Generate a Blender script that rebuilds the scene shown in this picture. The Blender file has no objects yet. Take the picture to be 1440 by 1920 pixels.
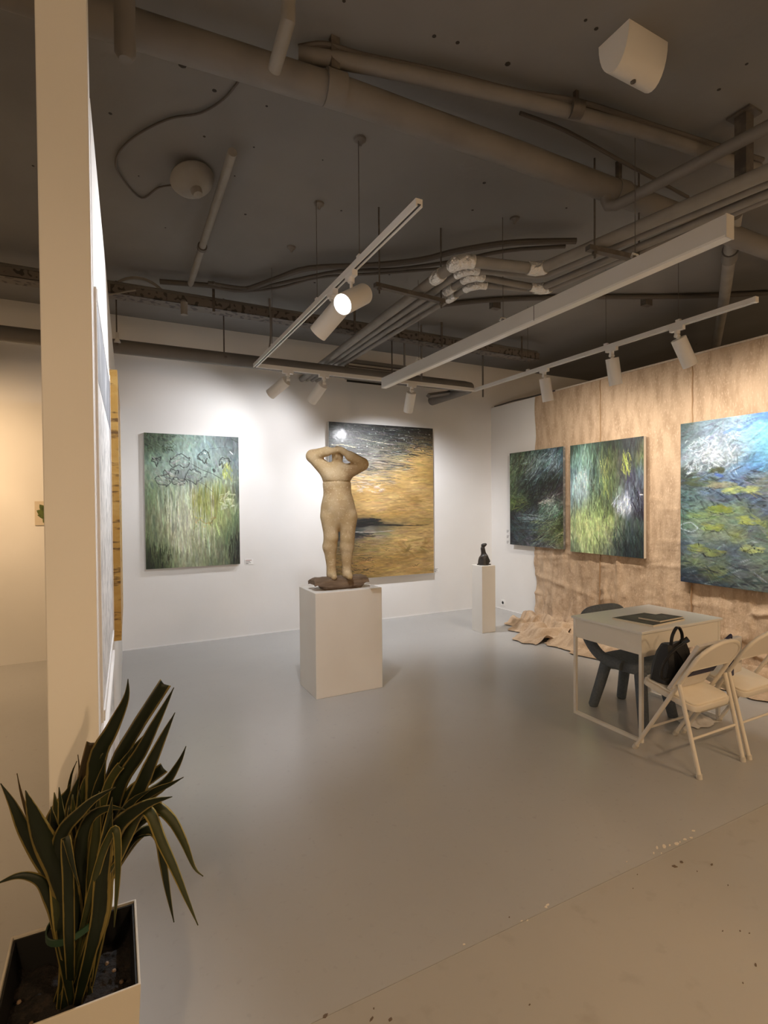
import bpy, bmesh, math, random
import numpy as np
from mathutils import Vector, Matrix

# ------------------------------------------------------------------ camera, world, exposure
CAM_H = 1.6
HEAD, PITCH, ROLL, FPX = math.radians(27.2064), math.radians(-0.889), math.radians(-0.491), 986.29
scene = bpy.context.scene
C = scene.collection

def cam_basis():
    f = Vector((math.sin(HEAD)*math.cos(PITCH), math.cos(HEAD)*math.cos(PITCH), math.sin(PITCH)))
    r = Vector((math.cos(HEAD), -math.sin(HEAD), 0)); u = r.cross(f)
    return (math.cos(ROLL)*r + math.sin(ROLL)*u, -math.sin(ROLL)*r + math.cos(ROLL)*u, f)
CR, CU, CF = cam_basis()
cam_data = bpy.data.cameras.new('camera')
cam_data.sensor_fit = 'VERTICAL'
cam_data.sensor_height = 36.0
cam_data.lens = 36.0 * FPX / 1920.0
cam_data.clip_start = 0.02
cam = bpy.data.objects.new('camera', cam_data)
C.objects.link(cam)
M = Matrix.Identity(4)
for i in range(3):
    M[i][0], M[i][1], M[i][2] = CR[i], CU[i], -CF[i]
M[2][3] = CAM_H
cam.matrix_world = M
scene.camera = cam

world = bpy.data.worlds.new('gallery_world'); scene.world = world
world.use_nodes = True
world.node_tree.nodes['Background'].inputs[0].default_value = (0.9, 0.8, 0.7, 1)
world.node_tree.nodes['Background'].inputs[1].default_value = 0.01
vs = scene.view_settings
vs.view_transform = 'Standard'; vs.look = 'None'; vs.gamma = 1.0; vs.use_curve_mapping = False
vs.exposure = 0.17
COOL = (0.96, 0.965, 1.0); WARM = (1.0, 0.67, 0.37); WARMW = (1.0, 0.88, 0.75)
# lamp powers in watts
PW = dict(back=60, back2=235, part=200, part2=130, right=98, left_room=145, left_floor_fill=140, entry=136, globe=31)

# ------------------------------------------------------------------ plan measures
XR, YB, CE = 5.193, 6.468, 3.69
TZ, TXL, TXR, TY, TN = 2.965, 1.27, 3.95, 5.23, 2.09      # lighting track
def ray(x, y):
    return CF + CR*((x-720)/FPX) + CU*((960-y)/FPX)
def at_z(x, y, z):
    d = ray(x, y); return Vector((0, 0, CAM_H)) + d*((z-CAM_H)/d.z)
def at_y(x, y, Y):
    d = ray(x, y); return Vector((0, 0, CAM_H)) + d*(Y/d.y)
def at_d(x, y, D):
    return Vector((0, 0, CAM_H)) + ray(x, y)*D

# ------------------------------------------------------------------ mesh helpers
def unit_frame(d):
    d = Vector(d).normalized()
    a = Vector((0, 0, 1)) if abs(d.z) < 0.95 else Vector((1, 0, 0))
    s = d.cross(a).normalized(); t = s.cross(d).normalized()
    return s, t, d

class MB:
    def __init__(self): self.v = []; self.f = []; self.uv = None
    def add(self, vs_, fs_):
        o = len(self.v); self.v += [tuple(q) for q in vs_]; self.f += [tuple(i+o for i in f) for f in fs_]; return self
    def box(self, lo, hi, mat=None):
        x0, y0, z0 = lo; x1, y1, z1 = hi
        vv = [Vector(q) for q in ((x0,y0,z0),(x1,y0,z0),(x1,y1,z0),(x0,y1,z0),(x0,y0,z1),(x1,y0,z1),(x1,y1,z1),(x0,y1,z1))]
        if mat is not None: vv = [mat @ q for q in vv]
        return self.add(vv, [(3,2,1,0),(4,5,6,7),(0,1,5,4),(1,2,6,5),(2,3,7,6),(3,0,4,7)])
    def cyl(self, a, b, r0, r1=None, n=16, cap=True):
        r1 = r0 if r1 is None else r1
        a, b = Vector(a), Vector(b); s, t, d = unit_frame(b-a)
        vv = []
        for c, r in ((a, r0), (b, r1)):
            for i in range(n):
                w = 2*math.pi*i/n; vv.append(c + s*(math.cos(w)*r) + t*(math.sin(w)*r))
        ff = [(i, i+n, (i+1) % n + n, (i+1) % n) for i in range(n)]
        if cap: ff += [tuple(range(n)), tuple(range(2*n-1, n-1, -1))]
        return self.add(vv, ff)
    def tube(self, pts, r, n=10, cap=True, closed=False):
        pts = [Vector(q) for q in pts]; m = len(pts)
        rs = r if isinstance(r, (list, tuple)) else [r]*m
        vv = []; prev = None
        for k in range(m):
            if closed: d = pts[(k+1) % m]-pts[k-1]
            else: d = pts[min(k+1, m-1)]-pts[max(k-1, 0)]
            d.normalize()
            if prev is None: s, t, _ = unit_frame(d)
            else:
                s = (prev - d*prev.dot(d)).normalized(); t = s.cross(d).normalized()
            prev = s
            for i in range(n):
                w = 2*math.pi*i/n; vv.append(pts[k] + s*(math.cos(w)*rs[k]) + t*(math.sin(w)*rs[k]))
        ff = []
        for k in range(m if closed else m-1):
            a, b = k*n, ((k+1) % m)*n
            ff += [(a+i, b+i, b+(i+1) % n, a+(i+1) % n) for i in range(n)]
        if cap and not closed: ff += [tuple(range(n)), tuple(range(m*n-1, (m-1)*n-1, -1))]
        return self.add(vv, ff)
    def lathe(self, prof, origin, axis=(0, 0, 1), n=24):
        s, t, d = unit_frame(axis); o = Vector(origin); vv = []
        for r, h in prof:
            for i in range(n):
                w = 2*math.pi*i/n; vv.append(o + d*h + s*(math.cos(w)*r) + t*(math.sin(w)*r))
        ff = []
        for k in range(len(prof)-1):
            a, b = k*n, (k+1)*n
            ff += [(a+i, b+i, b+(i+1) % n, a+(i+1) % n) for i in range(n)]
        return self.add(vv, ff)
    def prism(self, poly, z0, z1):
        n = len(poly)
        vv = [(x, y, z0) for x, y in poly] + [(x, y, z1) for x, y in poly]
        return self.add(vv, [tuple(range(n-1, -1, -1)), tuple(range(n, 2*n))] + [(i, (i+1) % n, (i+1) % n+n, i+n) for i in range(n)])
    def build(self, name, mat, parent=None, smooth=True, bevel=0.0, loc=None):
        me = bpy.data.meshes.new(name); me.from_pydata(self.v, [], self.f); me.update()
        bm = bmesh.new(); bm.from_mesh(me); bmesh.ops.recalc_face_normals(bm, faces=bm.faces[:])
        if bevel > 0:
            ed = [e for e in bm.edges if len(e.link_faces) == 2 and e.calc_face_angle(0) > 0.7]
            bmesh.ops.bevel(bm, geom=ed, offset=bevel, segments=2, affect='EDGES', profile=0.5)
        bm.to_mesh(me); bm.free()
        if smooth: finish_smooth(me)
        me.materials.append(mat)
        return link(name, me, parent)

def finish_smooth(me, ang=0.7):
    me.polygons.foreach_set('use_smooth', [True]*len(me.polygons))
    try: me.set_sharp_from_angle(angle=ang)
    except Exception: pass
    me.update()

def link(name, me, parent=None):
    o = bpy.data.objects.new(name, me); C.objects.link(o)
    if parent is not None:
        o.parent = parent
        o.matrix_parent_inverse = parent_inv(parent)
    return o
def parent_inv(p):
    return WORLD.get(p.name, Matrix.Identity(4)).inverted()
WORLD = {}
def thing(name, label, cat, loc=(0, 0, 0), group=None):
    o = bpy.data.objects.new(name, None); o.empty_display_size = 0.1; C.objects.link(o)
    o.location = loc; WORLD[o.name] = Matrix.Translation(Vector(loc))
    return tag(o, label, cat, group)
def tag(o, label, cat, group=None, kind=None):
    o['label'] = label; o['category'] = cat
    if group: o['group'] = group
    if kind: o['kind'] = kind
    return o
def struct(o, label=None):
    o['kind'] = 'structure'
    if label: o['label'] = label
    return o
def grid_mesh(name, P, mat, parent=None, col=None, uv=True, smooth=True):
    """P: (ny, nx, 3) array"""
    ny, nx, _ = P.shape
    idx = np.arange(ny*nx).reshape(ny, nx)
    q = np.stack([idx[:-1, :-1], idx[:-1, 1:], idx[1:, 1:], idx[1:, :-1]], -1).reshape(-1, 4)
    me = bpy.data.meshes.new(name)
    me.vertices.add(ny*nx); me.vertices.foreach_set('co', P.reshape(-1).astype(np.float32))
    me.loops.add(q.size); me.loops.foreach_set('vertex_index', q.reshape(-1).astype(np.int32))
    me.polygons.add(len(q)); me.polygons.foreach_set('loop_start', np.arange(0, q.size, 4, dtype=np.int32))
    me.update(calc_edges=True); me.validate()
    if uv:
        l = me.uv_layers.new(name='uv'); U, V = np.meshgrid(np.linspace(0, 1, nx), np.linspace(1, 0, ny))
        uvs = np.stack([U.reshape(-1), V.reshape(-1)], -1)[q.reshape(-1)]
        l.data.foreach_set('uv', uvs.reshape(-1).astype(np.float32))
    if col is not None:
        a = me.color_attributes.new('paint', 'FLOAT_COLOR', 'POINT')
        c4 = np.concatenate([col.reshape(-1, 3), np.ones((ny*nx, 1))], 1)
        a.data.foreach_set('color', c4.reshape(-1).astype(np.float32))
    me.materials.append(mat)
    if smooth: me.polygons.foreach_set('use_smooth', [True]*len(me.polygons))
    return link(name, me, parent)

# ------------------------------------------------------------------ implicit surfaces for the sculptures
def smin(a, b, k):
    h = np.clip(0.5 + 0.5*(b-a)/k, 0, 1); return b*(1-h) + a*h - k*h*(1-h)
def sd_cone(P, a, b, ra, rb):
    a = np.array(a, float); b = np.array(b, float); ab = b-a
    h = np.clip(((P-a) @ ab)/(ab @ ab), 0, 1)
    return np.linalg.norm(P-a-h[..., None]*ab, axis=-1) - (ra + (rb-ra)*h)
def sd_ell(P, c, r):
    r = np.array(r, float); q = P-np.array(c, float)
    k0 = np.linalg.norm(q/r, axis=-1); k1 = np.linalg.norm(q/(r*r), axis=-1) + 1e-9
    return k0*(k0-1)/k1
def surface_nets(f, lo, hi, h):
    ax = [np.arange(lo[i], hi[i]+h, h) for i in range(3)]
    G = np.stack(np.meshgrid(*ax, indexing='ij'), -1)
    V = f(G); ins = V < 0
    n = V.shape
    def corner(A, d): return A[d[0]:n[0]-1+d[0], d[1]:n[1]-1+d[1], d[2]:n[2]-1+d[2]]
    cs = [(i, j, k) for i in (0, 1) for j in (0, 1) for k in (0, 1)]
    cnt = sum(corner(ins, d).astype(int) for d in cs); act = (cnt > 0) & (cnt < 8)
    S = np.zeros(act.shape+(3,)); Nn = np.zeros(act.shape)
    for a in range(3):
        for d in cs:
            if d[a]: continue
            e = list(d); e[a] = 1
            v0, v1 = corner(V, d), corner(V, e); x = (v0 < 0) != (v1 < 0)
            t = np.where(x, v0/np.where(x, v0-v1, 1), 0)
            for b in range(3):
                S[..., b] += np.where(x, (d[b] + (t if b == a else 0)), 0)
            Nn += x
    ids = -np.ones(act.shape, int); w = np.argwhere(act); ids[act] = np.arange(len(w))
    pts = (w + S[act]/Nn[act][:, None])*h + np.array(lo)
    F = []
    for a in range(3):
        b, c = (a+1) % 3, (a+2) % 3
        sl0 = [slice(None)]*3; sl1 = [slice(None)]*3; sl0[a] = slice(0, -1); sl1[a] = slice(1, None)
        s0, s1 = ins[tuple(sl0)], ins[tuple(sl1)]
        E = np.argwhere(s0 != s1)
        ok = (E[:, b] > 0) & (E[:, c] > 0) & (E[:, b] < n[b]-1) & (E[:, c] < n[c]-1)
        E = E[ok]; st = s0[tuple(E.T)]
        def cell(db, dc):
            q = E.copy(); q[:, b] -= db; q[:, c] -= dc; return ids[tuple(q.T)]
        Q = np.stack([cell(1, 1), cell(0, 1), cell(0, 0), cell(1, 0)], -1)
        Q[~st] = Q[~st][:, ::-1]; F.append(Q)
    return pts, np.concatenate(F)
def nets_object(name, f, lo, hi, h, mat, parent, xf=None):
    pts, F = surface_nets(f, lo, hi, h)
    if xf is not None: pts = xf(pts)
    me = bpy.data.meshes.new(name); me.from_pydata(pts.tolist(), [], F.tolist()); me.update()
    me.polygons.foreach_set('use_smooth', [True]*len(me.polygons)); me.materials.append(mat)
    return link(name, me, parent)

# ------------------------------------------------------------------ materials
def lin(c):
    c = np.asarray(c, float)/255.0
    return np.where(c <= 0.04045, c/12.92, ((c+0.055)/1.055)**2.4)
def material(name, base, rough=0.6, metal=0.0, spec=0.5, noise=None, bump=None, coords='Object'):
    """noise: (scale xyz, colour b, lo, hi, detail); bump: (scale, strength, distance)"""
    m = bpy.data.materials.new(name); m.use_nodes = True
    nt = m.node_tree; b = nt.nodes['Principled BSDF']
    b.inputs['Base Color'].default_value = (*base, 1); b.inputs['Roughness'].default_value = rough
    b.inputs['Metallic'].default_value = metal; b.inputs['Specular IOR Level'].default_value = spec
    tc = nt.nodes.new('ShaderNodeTexCoord')
    if noise:
        for k, (sc, cb, lo, hi, det) in enumerate(noise if isinstance(noise, list) else [noise]):
            mp = nt.nodes.new('ShaderNodeMapping'); mp.inputs['Scale'].default_value = sc
            nz = nt.nodes.new('ShaderNodeTexNoise'); nz.inputs['Scale'].default_value = 1.0; nz.inputs['Detail'].default_value = det
            mr = nt.nodes.new('ShaderNodeMapRange'); mr.inputs[1].default_value = lo; mr.inputs[2].default_value = hi
            mx = nt.nodes.new('ShaderNodeMix'); mx.data_type = 'RGBA'
            nt.links.new(tc.outputs[coords], mp.inputs[0]); nt.links.new(mp.outputs[0], nz.inputs[0])
            nt.links.new(nz.outputs[0], mr.inputs[0]); nt.links.new(mr.outputs[0], mx.inputs[0])
            if k == 0: mx.inputs[6].default_value = (*base, 1)
            else: nt.links.new(last.outputs[2], mx.inputs[6])
            mx.inputs[7].default_value = (*cb, 1); last = mx
        nt.links.new(last.outputs[2], b.inputs['Base Color'])
    if bump:
        sc, st, ds = bump
        mp = nt.nodes.new('ShaderNodeMapping'); mp.inputs['Scale'].default_value = sc if isinstance(sc, tuple) else (sc,)*3
        nz = nt.nodes.new('ShaderNodeTexNoise'); nz.inputs['Scale'].default_value = 1.0; nz.inputs['Detail'].default_value = 4
        bp = nt.nodes.new('ShaderNodeBump'); bp.inputs['Strength'].default_value = st; bp.inputs['Distance'].default_value = ds
        nt.links.new(tc.outputs[coords], mp.inputs[0]); nt.links.new(mp.outputs[0], nz.inputs[0])
        nt.links.new(nz.outputs[0], bp.inputs['Height']); nt.links.new(bp.outputs[0], b.inputs['Normal'])
    return m
def paint_material(name, rough=0.45, bump=0.25, coat=0.0):
    m = bpy.data.materials.new(name); m.use_nodes = True
    nt = m.node_tree; b = nt.nodes['Principled BSDF']
    at = nt.nodes.new('ShaderNodeAttribute'); at.attribute_name = 'paint'
    nt.links.new(at.outputs['Color'], b.inputs['Base Color'])
    b.inputs['Roughness'].default_value = rough
    b.inputs['Coat Weight'].default_value = coat; b.inputs['Coat Roughness'].default_value = 0.18
    tc = nt.nodes.new('ShaderNodeTexCoord'); nz = nt.nodes.new('ShaderNodeTexNoise')
    nz.inputs['Scale'].default_value = 60; nz.inputs['Detail'].default_value = 3
    bp = nt.nodes.new('ShaderNodeBump'); bp.inputs['Strength'].default_value = bump; bp.inputs['Distance'].default_value = 0.004
    nt.links.new(tc.outputs['Object'], nz.inputs[0]); nt.links.new(nz.outputs[0], bp.inputs['Height']); nt.links.new(bp.outputs[0], b.inputs['Normal'])
    return m
def emitter(name, col, strength):
    m = bpy.data.materials.new(name); m.use_nodes = True
    b = m.node_tree.nodes['Principled BSDF']; b.inputs['Base Color'].default_value = (*col, 1)
    b.inputs['Emission Color'].default_value = (*col, 1); b.inputs['Emission Strength'].default_value = strength
    return m

WALLC = (0.80, 0.785, 0.77)
MAT = {}
MAT['wall'] = material('white_plaster', WALLC, 0.75, noise=((1.1, 1.1, 1.1), (0.74, 0.725, 0.70), 0.35, 0.75, 3), bump=(14.0, 0.10, 0.01))
MAT['floor'] = material('grey_painted_floor', (0.415, 0.41, 0.40), 0.27, spec=0.5, noise=[((0.9, 0.9, 1), (0.445, 0.44, 0.43), 0.35, 0.7, 4), ((30, 30, 1), (0.385, 0.38, 0.37), 0.62, 0.8, 3)], bump=(3.0, 0.05, 0.02))
MAT['floor2'] = material('worn_painted_floor', (0.415, 0.395, 0.36), 0.42, spec=0.4, noise=[((1.2, 1.2, 1), (0.44, 0.415, 0.375), 0.4, 0.7, 4), ((9, 9, 1), (0.34, 0.31, 0.27), 0.60, 0.85, 5)], bump=(8.0, 0.12, 0.01))
MAT['chip'] = material('bare_plaster_chip', (0.72, 0.66, 0.56), 0.8, bump=(60.0, 0.3, 0.01))
MAT['stain'] = material('dark_scuff', (0.15, 0.11, 0.08), 0.8, bump=(60.0, 0.2, 0.01))
MAT['ceil'] = material('dark_painted_concrete', (0.215, 0.21, 0.207), 0.9, spec=0.2, noise=[((1.3, 1.3, 1.3), (0.19, 0.185, 0.182), 0.35, 0.7, 4)], bump=(7.0, 0.25, 0.02))
MAT['pipe'] = material('dark_painted_pipe', (0.175, 0.163, 0.152), 0.7, noise=((6, 6, 6), (0.15, 0.14, 0.13), 0.4, 0.7, 3), bump=(30.0, 0.12, 0.005))
MAT['duct'] = material('grey_painted_duct', (0.17, 0.157, 0.145), 0.7, noise=((4, 4, 4), (0.145, 0.133, 0.122), 0.4, 0.7, 3), bump=(12.0, 0.1, 0.005))
MAT['insul'] = material('grey_pipe_insulation', (0.26, 0.245, 0.225), 0.75, noise=((7, 7, 7), (0.22, 0.205, 0.19), 0.4, 0.7, 3), bump=(40.0, 0.1, 0.005))
MAT['cable'] = material('dark_cable_sheath', (0.085, 0.074, 0.066), 0.7, bump=(20.0, 0.1, 0.005))
MAT['anchor'] = material('dark_anchor_hole', (0.03, 0.026, 0.023), 0.9, bump=(60.0, 0.2, 0.002))
MAT['foil'] = material('crumpled_foil_tape', (0.86, 0.84, 0.81), 0.32, metal=0.75, bump=(38.0, 1.0, 0.03))
MAT['strut'] = material('dusty_steel_channel', (0.10, 0.088, 0.078), 0.6, metal=0.3, noise=((20, 20, 20), (0.15, 0.13, 0.11), 0.5, 0.7, 2))
MAT['tray'] = material('perforated_tray_steel', (0.15, 0.13, 0.115), 0.6, metal=0.2, noise=((26, 26, 26), (0.045, 0.04, 0.035), 0.58, 0.64, 0))
MAT['rail'] = material('white_aluminium_rail', (0.78, 0.76, 0.73), 0.4, bump=(50.0, 0.03, 0.002))
MAT['slot'] = material('dark_rail_slot', (0.05, 0.047, 0.045), 0.6, bump=(50.0, 0.03, 0.002))
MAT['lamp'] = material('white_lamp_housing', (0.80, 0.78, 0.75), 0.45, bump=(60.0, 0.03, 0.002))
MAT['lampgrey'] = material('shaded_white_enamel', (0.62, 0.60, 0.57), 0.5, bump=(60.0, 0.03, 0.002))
MAT['lens'] = emitter('lit_lens', (1.0, 0.97, 0.93), 14.0)
MAT['lens_warm'] = emitter('lit_warm_lens', (1.0, 0.85, 0.66), 10.0)
MAT['globe'] = emitter('fill_globe_glow', WARM, PW['globe']*1.9)  # glow of the added fill globes outside the view
MAT['diff'] = material('opal_diffuser', (0.82, 0.80, 0.77), 0.35, bump=(60.0, 0.02, 0.002))
MAT['plinth'] = material('white_plinth_paint', (0.77, 0.74, 0.69), 0.6, noise=((2, 2, 2), (0.73, 0.69, 0.63), 0.4, 0.7, 3), bump=(20.0, 0.06, 0.005))
MAT['clay'] = material('speckled_ochre_clay', (0.46, 0.335, 0.175), 0.85, noise=[((9, 9, 9), (0.54, 0.42, 0.26), 0.40, 0.70, 4), ((4, 4, 6), (0.34, 0.215, 0.10), 0.50, 0.72, 5), ((70, 70, 70), (0.62, 0.50, 0.33), 0.60, 0.74, 1)], bump=(55.0, 0.35, 0.006))
MAT['wood'] = material('dark_rough_wood', (0.13, 0.085, 0.052), 0.75, noise=((6, 40, 40), (0.22, 0.15, 0.095), 0.4, 0.7, 4), bump=((8, 60, 60), 0.6, 0.01))
MAT['bronze'] = material('dark_bronze', (0.018, 0.015, 0.014), 0.38, spec=0.6, noise=((30, 30, 30), (0.035, 0.028, 0.024), 0.5, 0.7, 3), bump=(50.0, 0.4, 0.006))
MAT['burlap'] = material('natural_burlap', (0.53, 0.40, 0.28), 0.95, spec=0.1, noise=[((4.0, 14, 3.2), (0.37, 0.265, 0.175), 0.40, 0.72, 8), ((90, 90, 30), (0.62, 0.475, 0.35), 0.55, 0.75, 2)], bump=((34.0, 34.0, 34.0), 0.55, 0.012))
MAT['burlap_seam'] = material('burlap_seam_thread', (0.36, 0.235, 0.135), 0.95, spec=0.1, bump=(150.0, 0.5, 0.004))
MAT['lath'] = material('pale_wood_lath', (0.60, 0.52, 0.42), 0.7, noise=((2, 60, 60), (0.50, 0.42, 0.33), 0.4, 0.7, 3))
MAT['canvas_edge'] = material('raw_canvas_edge', (0.58, 0.56, 0.52), 0.8, bump=(120.0, 0.2, 0.003))
MAT['cream_edge'] = material('cream_canvas_edge', (0.72, 0.66, 0.55), 0.8, bump=(120.0, 0.2, 0.003))
MAT['dark_edge'] = material('paint_smeared_edge', (0.16, 0.16, 0.15), 0.7, noise=((14, 14, 14), (0.38, 0.37, 0.34), 0.5, 0.65, 3))
MAT['tabletop'] = material('white_laminate', (0.74, 0.74, 0.72), 0.35, bump=(40.0, 0.02, 0.002))
MAT['tsteel'] = material('white_powder_coat', (0.76, 0.73, 0.67), 0.4, bump=(90.0, 0.04, 0.002))
MAT['chair'] = material('cream_enamelled_steel', (0.74, 0.69, 0.61), 0.38, bump=(90.0, 0.04, 0.002))
MAT['vinyl'] = material('cream_vinyl', (0.84, 0.78, 0.68), 0.5, noise=((6, 6, 6), (0.80, 0.73, 0.62), 0.4, 0.7, 3), bump=(180.0, 0.15, 0.002))
MAT['rubber'] = material('pale_rubber_foot', (0.60, 0.56, 0.50), 0.7, bump=(90.0, 0.05, 0.002))
MAT['blue'] = material('blue_grey_felt', (0.125, 0.145, 0.165), 0.9, spec=0.2, noise=((60, 60, 60), (0.155, 0.175, 0.195), 0.4, 0.7, 3), bump=(200.0, 0.3, 0.003))
MAT['black'] = material('black_leather', (0.011, 0.011, 0.012), 0.5, bump=(120.0, 0.25, 0.003))
MAT['bagwhite'] = material('white_tote_cloth', (0.66, 0.63, 0.60), 0.7, noise=((9, 9, 9), (0.62, 0.59, 0.56), 0.4, 0.7, 3), bump=(14.0, 0.5, 0.02))
MAT['navy'] = material('navy_print', (0.03, 0.032, 0.075), 0.7, bump=(60.0, 0.1, 0.003))
MAT['pot'] = material('white_planter_gloss', (0.52, 0.485, 0.42), 0.45, bump=(40.0, 0.03, 0.003))
MAT['liner'] = material('black_plastic_liner', (0.010, 0.010, 0.010), 0.55, bump=(50.0, 0.1, 0.003))
MAT['soil'] = material('dark_potting_soil', (0.008, 0.006, 0.005), 0.95, noise=((50, 50, 50), (0.022, 0.015, 0.011), 0.5, 0.7, 4), bump=(60.0, 1.0, 0.02))
MAT['tie'] = material('green_tie_band', (0.008, 0.038, 0.015), 0.6, bump=(80.0, 0.1, 0.003))
MAT['card'] = material('white_caption_card', (0.82, 0.81, 0.79), 0.7, bump=(90.0, 0.02, 0.002))
MAT['ink'] = material('grey_caption_ink', (0.22, 0.20, 0.19), 0.8, bump=(90.0, 0.02, 0.002))
MAT['redink'] = material('red_brown_ink', (0.30, 0.12, 0.09), 0.8, bump=(90.0, 0.02, 0.002))
MAT['socket'] = material('white_socket_plastic', (0.84, 0.83, 0.81), 0.35, bump=(90.0, 0.02, 0.002))
MAT['hole'] = material('black_socket_hole', (0.01, 0.01, 0.01), 0.6, bump=(90.0, 0.02, 0.002))
MAT['gold_side'] = material('gold_painted_canvas', (0.50, 0.30, 0.07), 0.5, noise=[((8, 3, 22), (0.58, 0.38, 0.12), 0.45, 0.65, 4), ((10, 4, 42), (0.15, 0.08, 0.02), 0.56, 0.66, 4)], bump=(60.0, 0.3, 0.004))
MAT['drawing'] = material('graphite_drawing_paper', (0.66, 0.65, 0.64), 0.6, noise=[((10, 9, 14), (0.44, 0.44, 0.44), 0.42, 0.66, 5), ((70, 60, 26), (0.25, 0.25, 0.255), 0.52, 0.66, 5)])
MAT['drawing_dark'] = material('dark_graphite_wash', (0.17, 0.18, 0.20), 0.6, noise=((8, 6, 6), (0.42, 0.43, 0.45), 0.5, 0.75, 5))
MAT['frame'] = material('white_picture_frame', (0.80, 0.79, 0.78), 0.5, bump=(60.0, 0.03, 0.002))
MAT['leafpaper'] = material('cream_print_paper', (0.62, 0.54, 0.42), 0.8, bump=(60.0, 0.05, 0.002))
MAT['leafprint'] = material('green_leaf_print', (0.10, 0.13, 0.03), 0.8, noise=((20, 20, 20), (0.05, 0.07, 0.02), 0.45, 0.65, 3))

def leaf_material(name, green, green2, margin):
    m = bpy.data.materials.new(name); m.use_nodes = True
    nt = m.node_tree; b = nt.nodes['Principled BSDF']; N = nt.nodes.new; L = nt.links.new
    uv = N('ShaderNodeUVMap'); uv.uv_map = 'uv'; sx = N('ShaderNodeSeparateXYZ'); L(uv.outputs[0], sx.inputs[0])
    sub = N('ShaderNodeMath'); sub.operation = 'SUBTRACT'; sub.inputs[1].default_value = 0.5; L(sx.outputs[0], sub.inputs[0])
    ab = N('ShaderNodeMath'); ab.operation = 'ABSOLUTE'; L(sub.outputs[0], ab.inputs[0])
    tc = N('ShaderNodeTexCoord'); nz = N('ShaderNodeTexNoise'); nz.inputs['Scale'].default_value = 22; nz.inputs['Detail'].default_value = 4
    L(tc.outputs['Object'], nz.inputs[0])
    w = N('ShaderNodeMath'); w.operation = 'MULTIPLY_ADD'; w.inputs[1].default_value = 0.16; L(nz.outputs[0], w.inputs[0]); L(ab.outputs[0], w.inputs[2])
    mr = N('ShaderNodeMapRange'); mr.inputs[1].default_value = 0.455; mr.inputs[2].default_value = 0.485; L(w.outputs[0], mr.inputs[0])
    g = N('ShaderNodeMix'); g.data_type = 'RGBA'; g.inputs[6].default_value = (*green, 1); g.inputs[7].default_value = (*green2, 1)
    L(nz.outputs[0], g.inputs[0])
    mx = N('ShaderNodeMix'); mx.data_type = 'RGBA'; mx.inputs[7].default_value = (*margin, 1); L(g.outputs[2], mx.inputs[6]); L(mr.outputs[0], mx.inputs[0])
    L(mx.outputs[2], b.inputs['Base Color']); b.inputs['Roughness'].default_value = 0.5; b.inputs['Specular IOR Level'].default_value = 0.3
    return m
MAT['leaf'] = leaf_material('yellow_edged_leaf', (0.005, 0.009, 0.004), (0.012, 0.018, 0.007), (0.20, 0.155, 0.045))
MAT['leaf_pale'] = leaf_material('pale_yellow_leaf', (0.016, 0.023, 0.008), (0.045, 0.05, 0.015), (0.29, 0.225, 0.06))
MAT['leaf_dry'] = leaf_material('dry_brown_leaf', (0.03, 0.02, 0.010), (0.045, 0.033, 0.014), (0.22, 0.15, 0.06))

# ------------------------------------------------------------------ the room shell
x0, x1, y0 = -3.6, 8.2, -3.2
XS, YS = 0.0, 1.53
def floor_slab(name, xa, xb, ya, yb, top, mat):
    nx, ny = max(2, int((xb-xa)/0.25)), max(2, int((yb-ya)/0.25))
    mb = MB(); mb.box((xa, ya, -0.12), (xb, yb, top)); return mb.build(name, mat, smooth=False)
fl = struct(floor_slab('floor', x0, x1, YS, YB, 0.0, MAT['floor']), 'grey glossy painted floor of the gallery')
fl2 = struct(floor_slab('floor', x0, x1, y0, YS-0.0025, 0.0, MAT['floor2']), 'worn beige strip of painted floor at the front')
random.seed(3)
gm = MB(); gm.box((x0, YS-0.0025, -0.12), (x1, YS, -0.006)); gm.build('floor_joint', MAT['stain'], fl2, smooth=False)
# bare chips and scuffs along the joint
def flake(cx, cy, r, mat, name, z=0.0004):
    n = random.randint(5, 8); mb = MB()
    ph = random.random()*6; el = random.uniform(0.3, 0.8); an = random.uniform(-0.5, 0.7)
    pts = []
    for i in range(n):
        w = 2*math.pi*i/n+ph; rr = r*random.uniform(0.55, 1.0)
        px, py = rr*math.cos(w), rr*el*math.sin(w)
        pts.append((cx+px*math.cos(an)-py*math.sin(an), cy+px*math.sin(an)+py*math.cos(an)))
    mb.prism(pts, -0.001, z+0.0015); return mb.build(name, mat, fl2, smooth=False)
for (px, py, r) in ((1232,1590,.016),(1245,1587,.020),(1256,1585,.014),(1268,1582,.016),(1284,1574,.012),(1300,1558,.010),(1226,1600,.012),(1296,1571,.010),(1175,1616,.007),(1027,1697,.012),(1024,1701,.008),(978,1727,.007),(989,1726,.007),(870,1771,.008),(1240,1600,.008),(1275,1579,.009)):
    q = at_z(px, py, 0); flake(q.x, q.y, r, MAT['chip'], 'paint_chip')
for (px, py, r) in ((697,1911,.012),(993,1884,.005),(732,1912,.008),(701,1891,.004),(610,1905,.012),(1265,1625,.014),(1278,1617,.012),(1335,1621,.012),(1187,1666,.005),(1195,1640,.004),(1365,1660,.005),(1355,1746,.005),(1388,1746,.005),(1405,1750,.005),(1417,1810,.010),(1393,1843,.004),(1307,1634,.004),(955,1720,.005)):
    q = at_z(px, py, 0); flake(q.x, q.y, r, MAT['stain'], 'scuff_mark', 0.0003)

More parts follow.
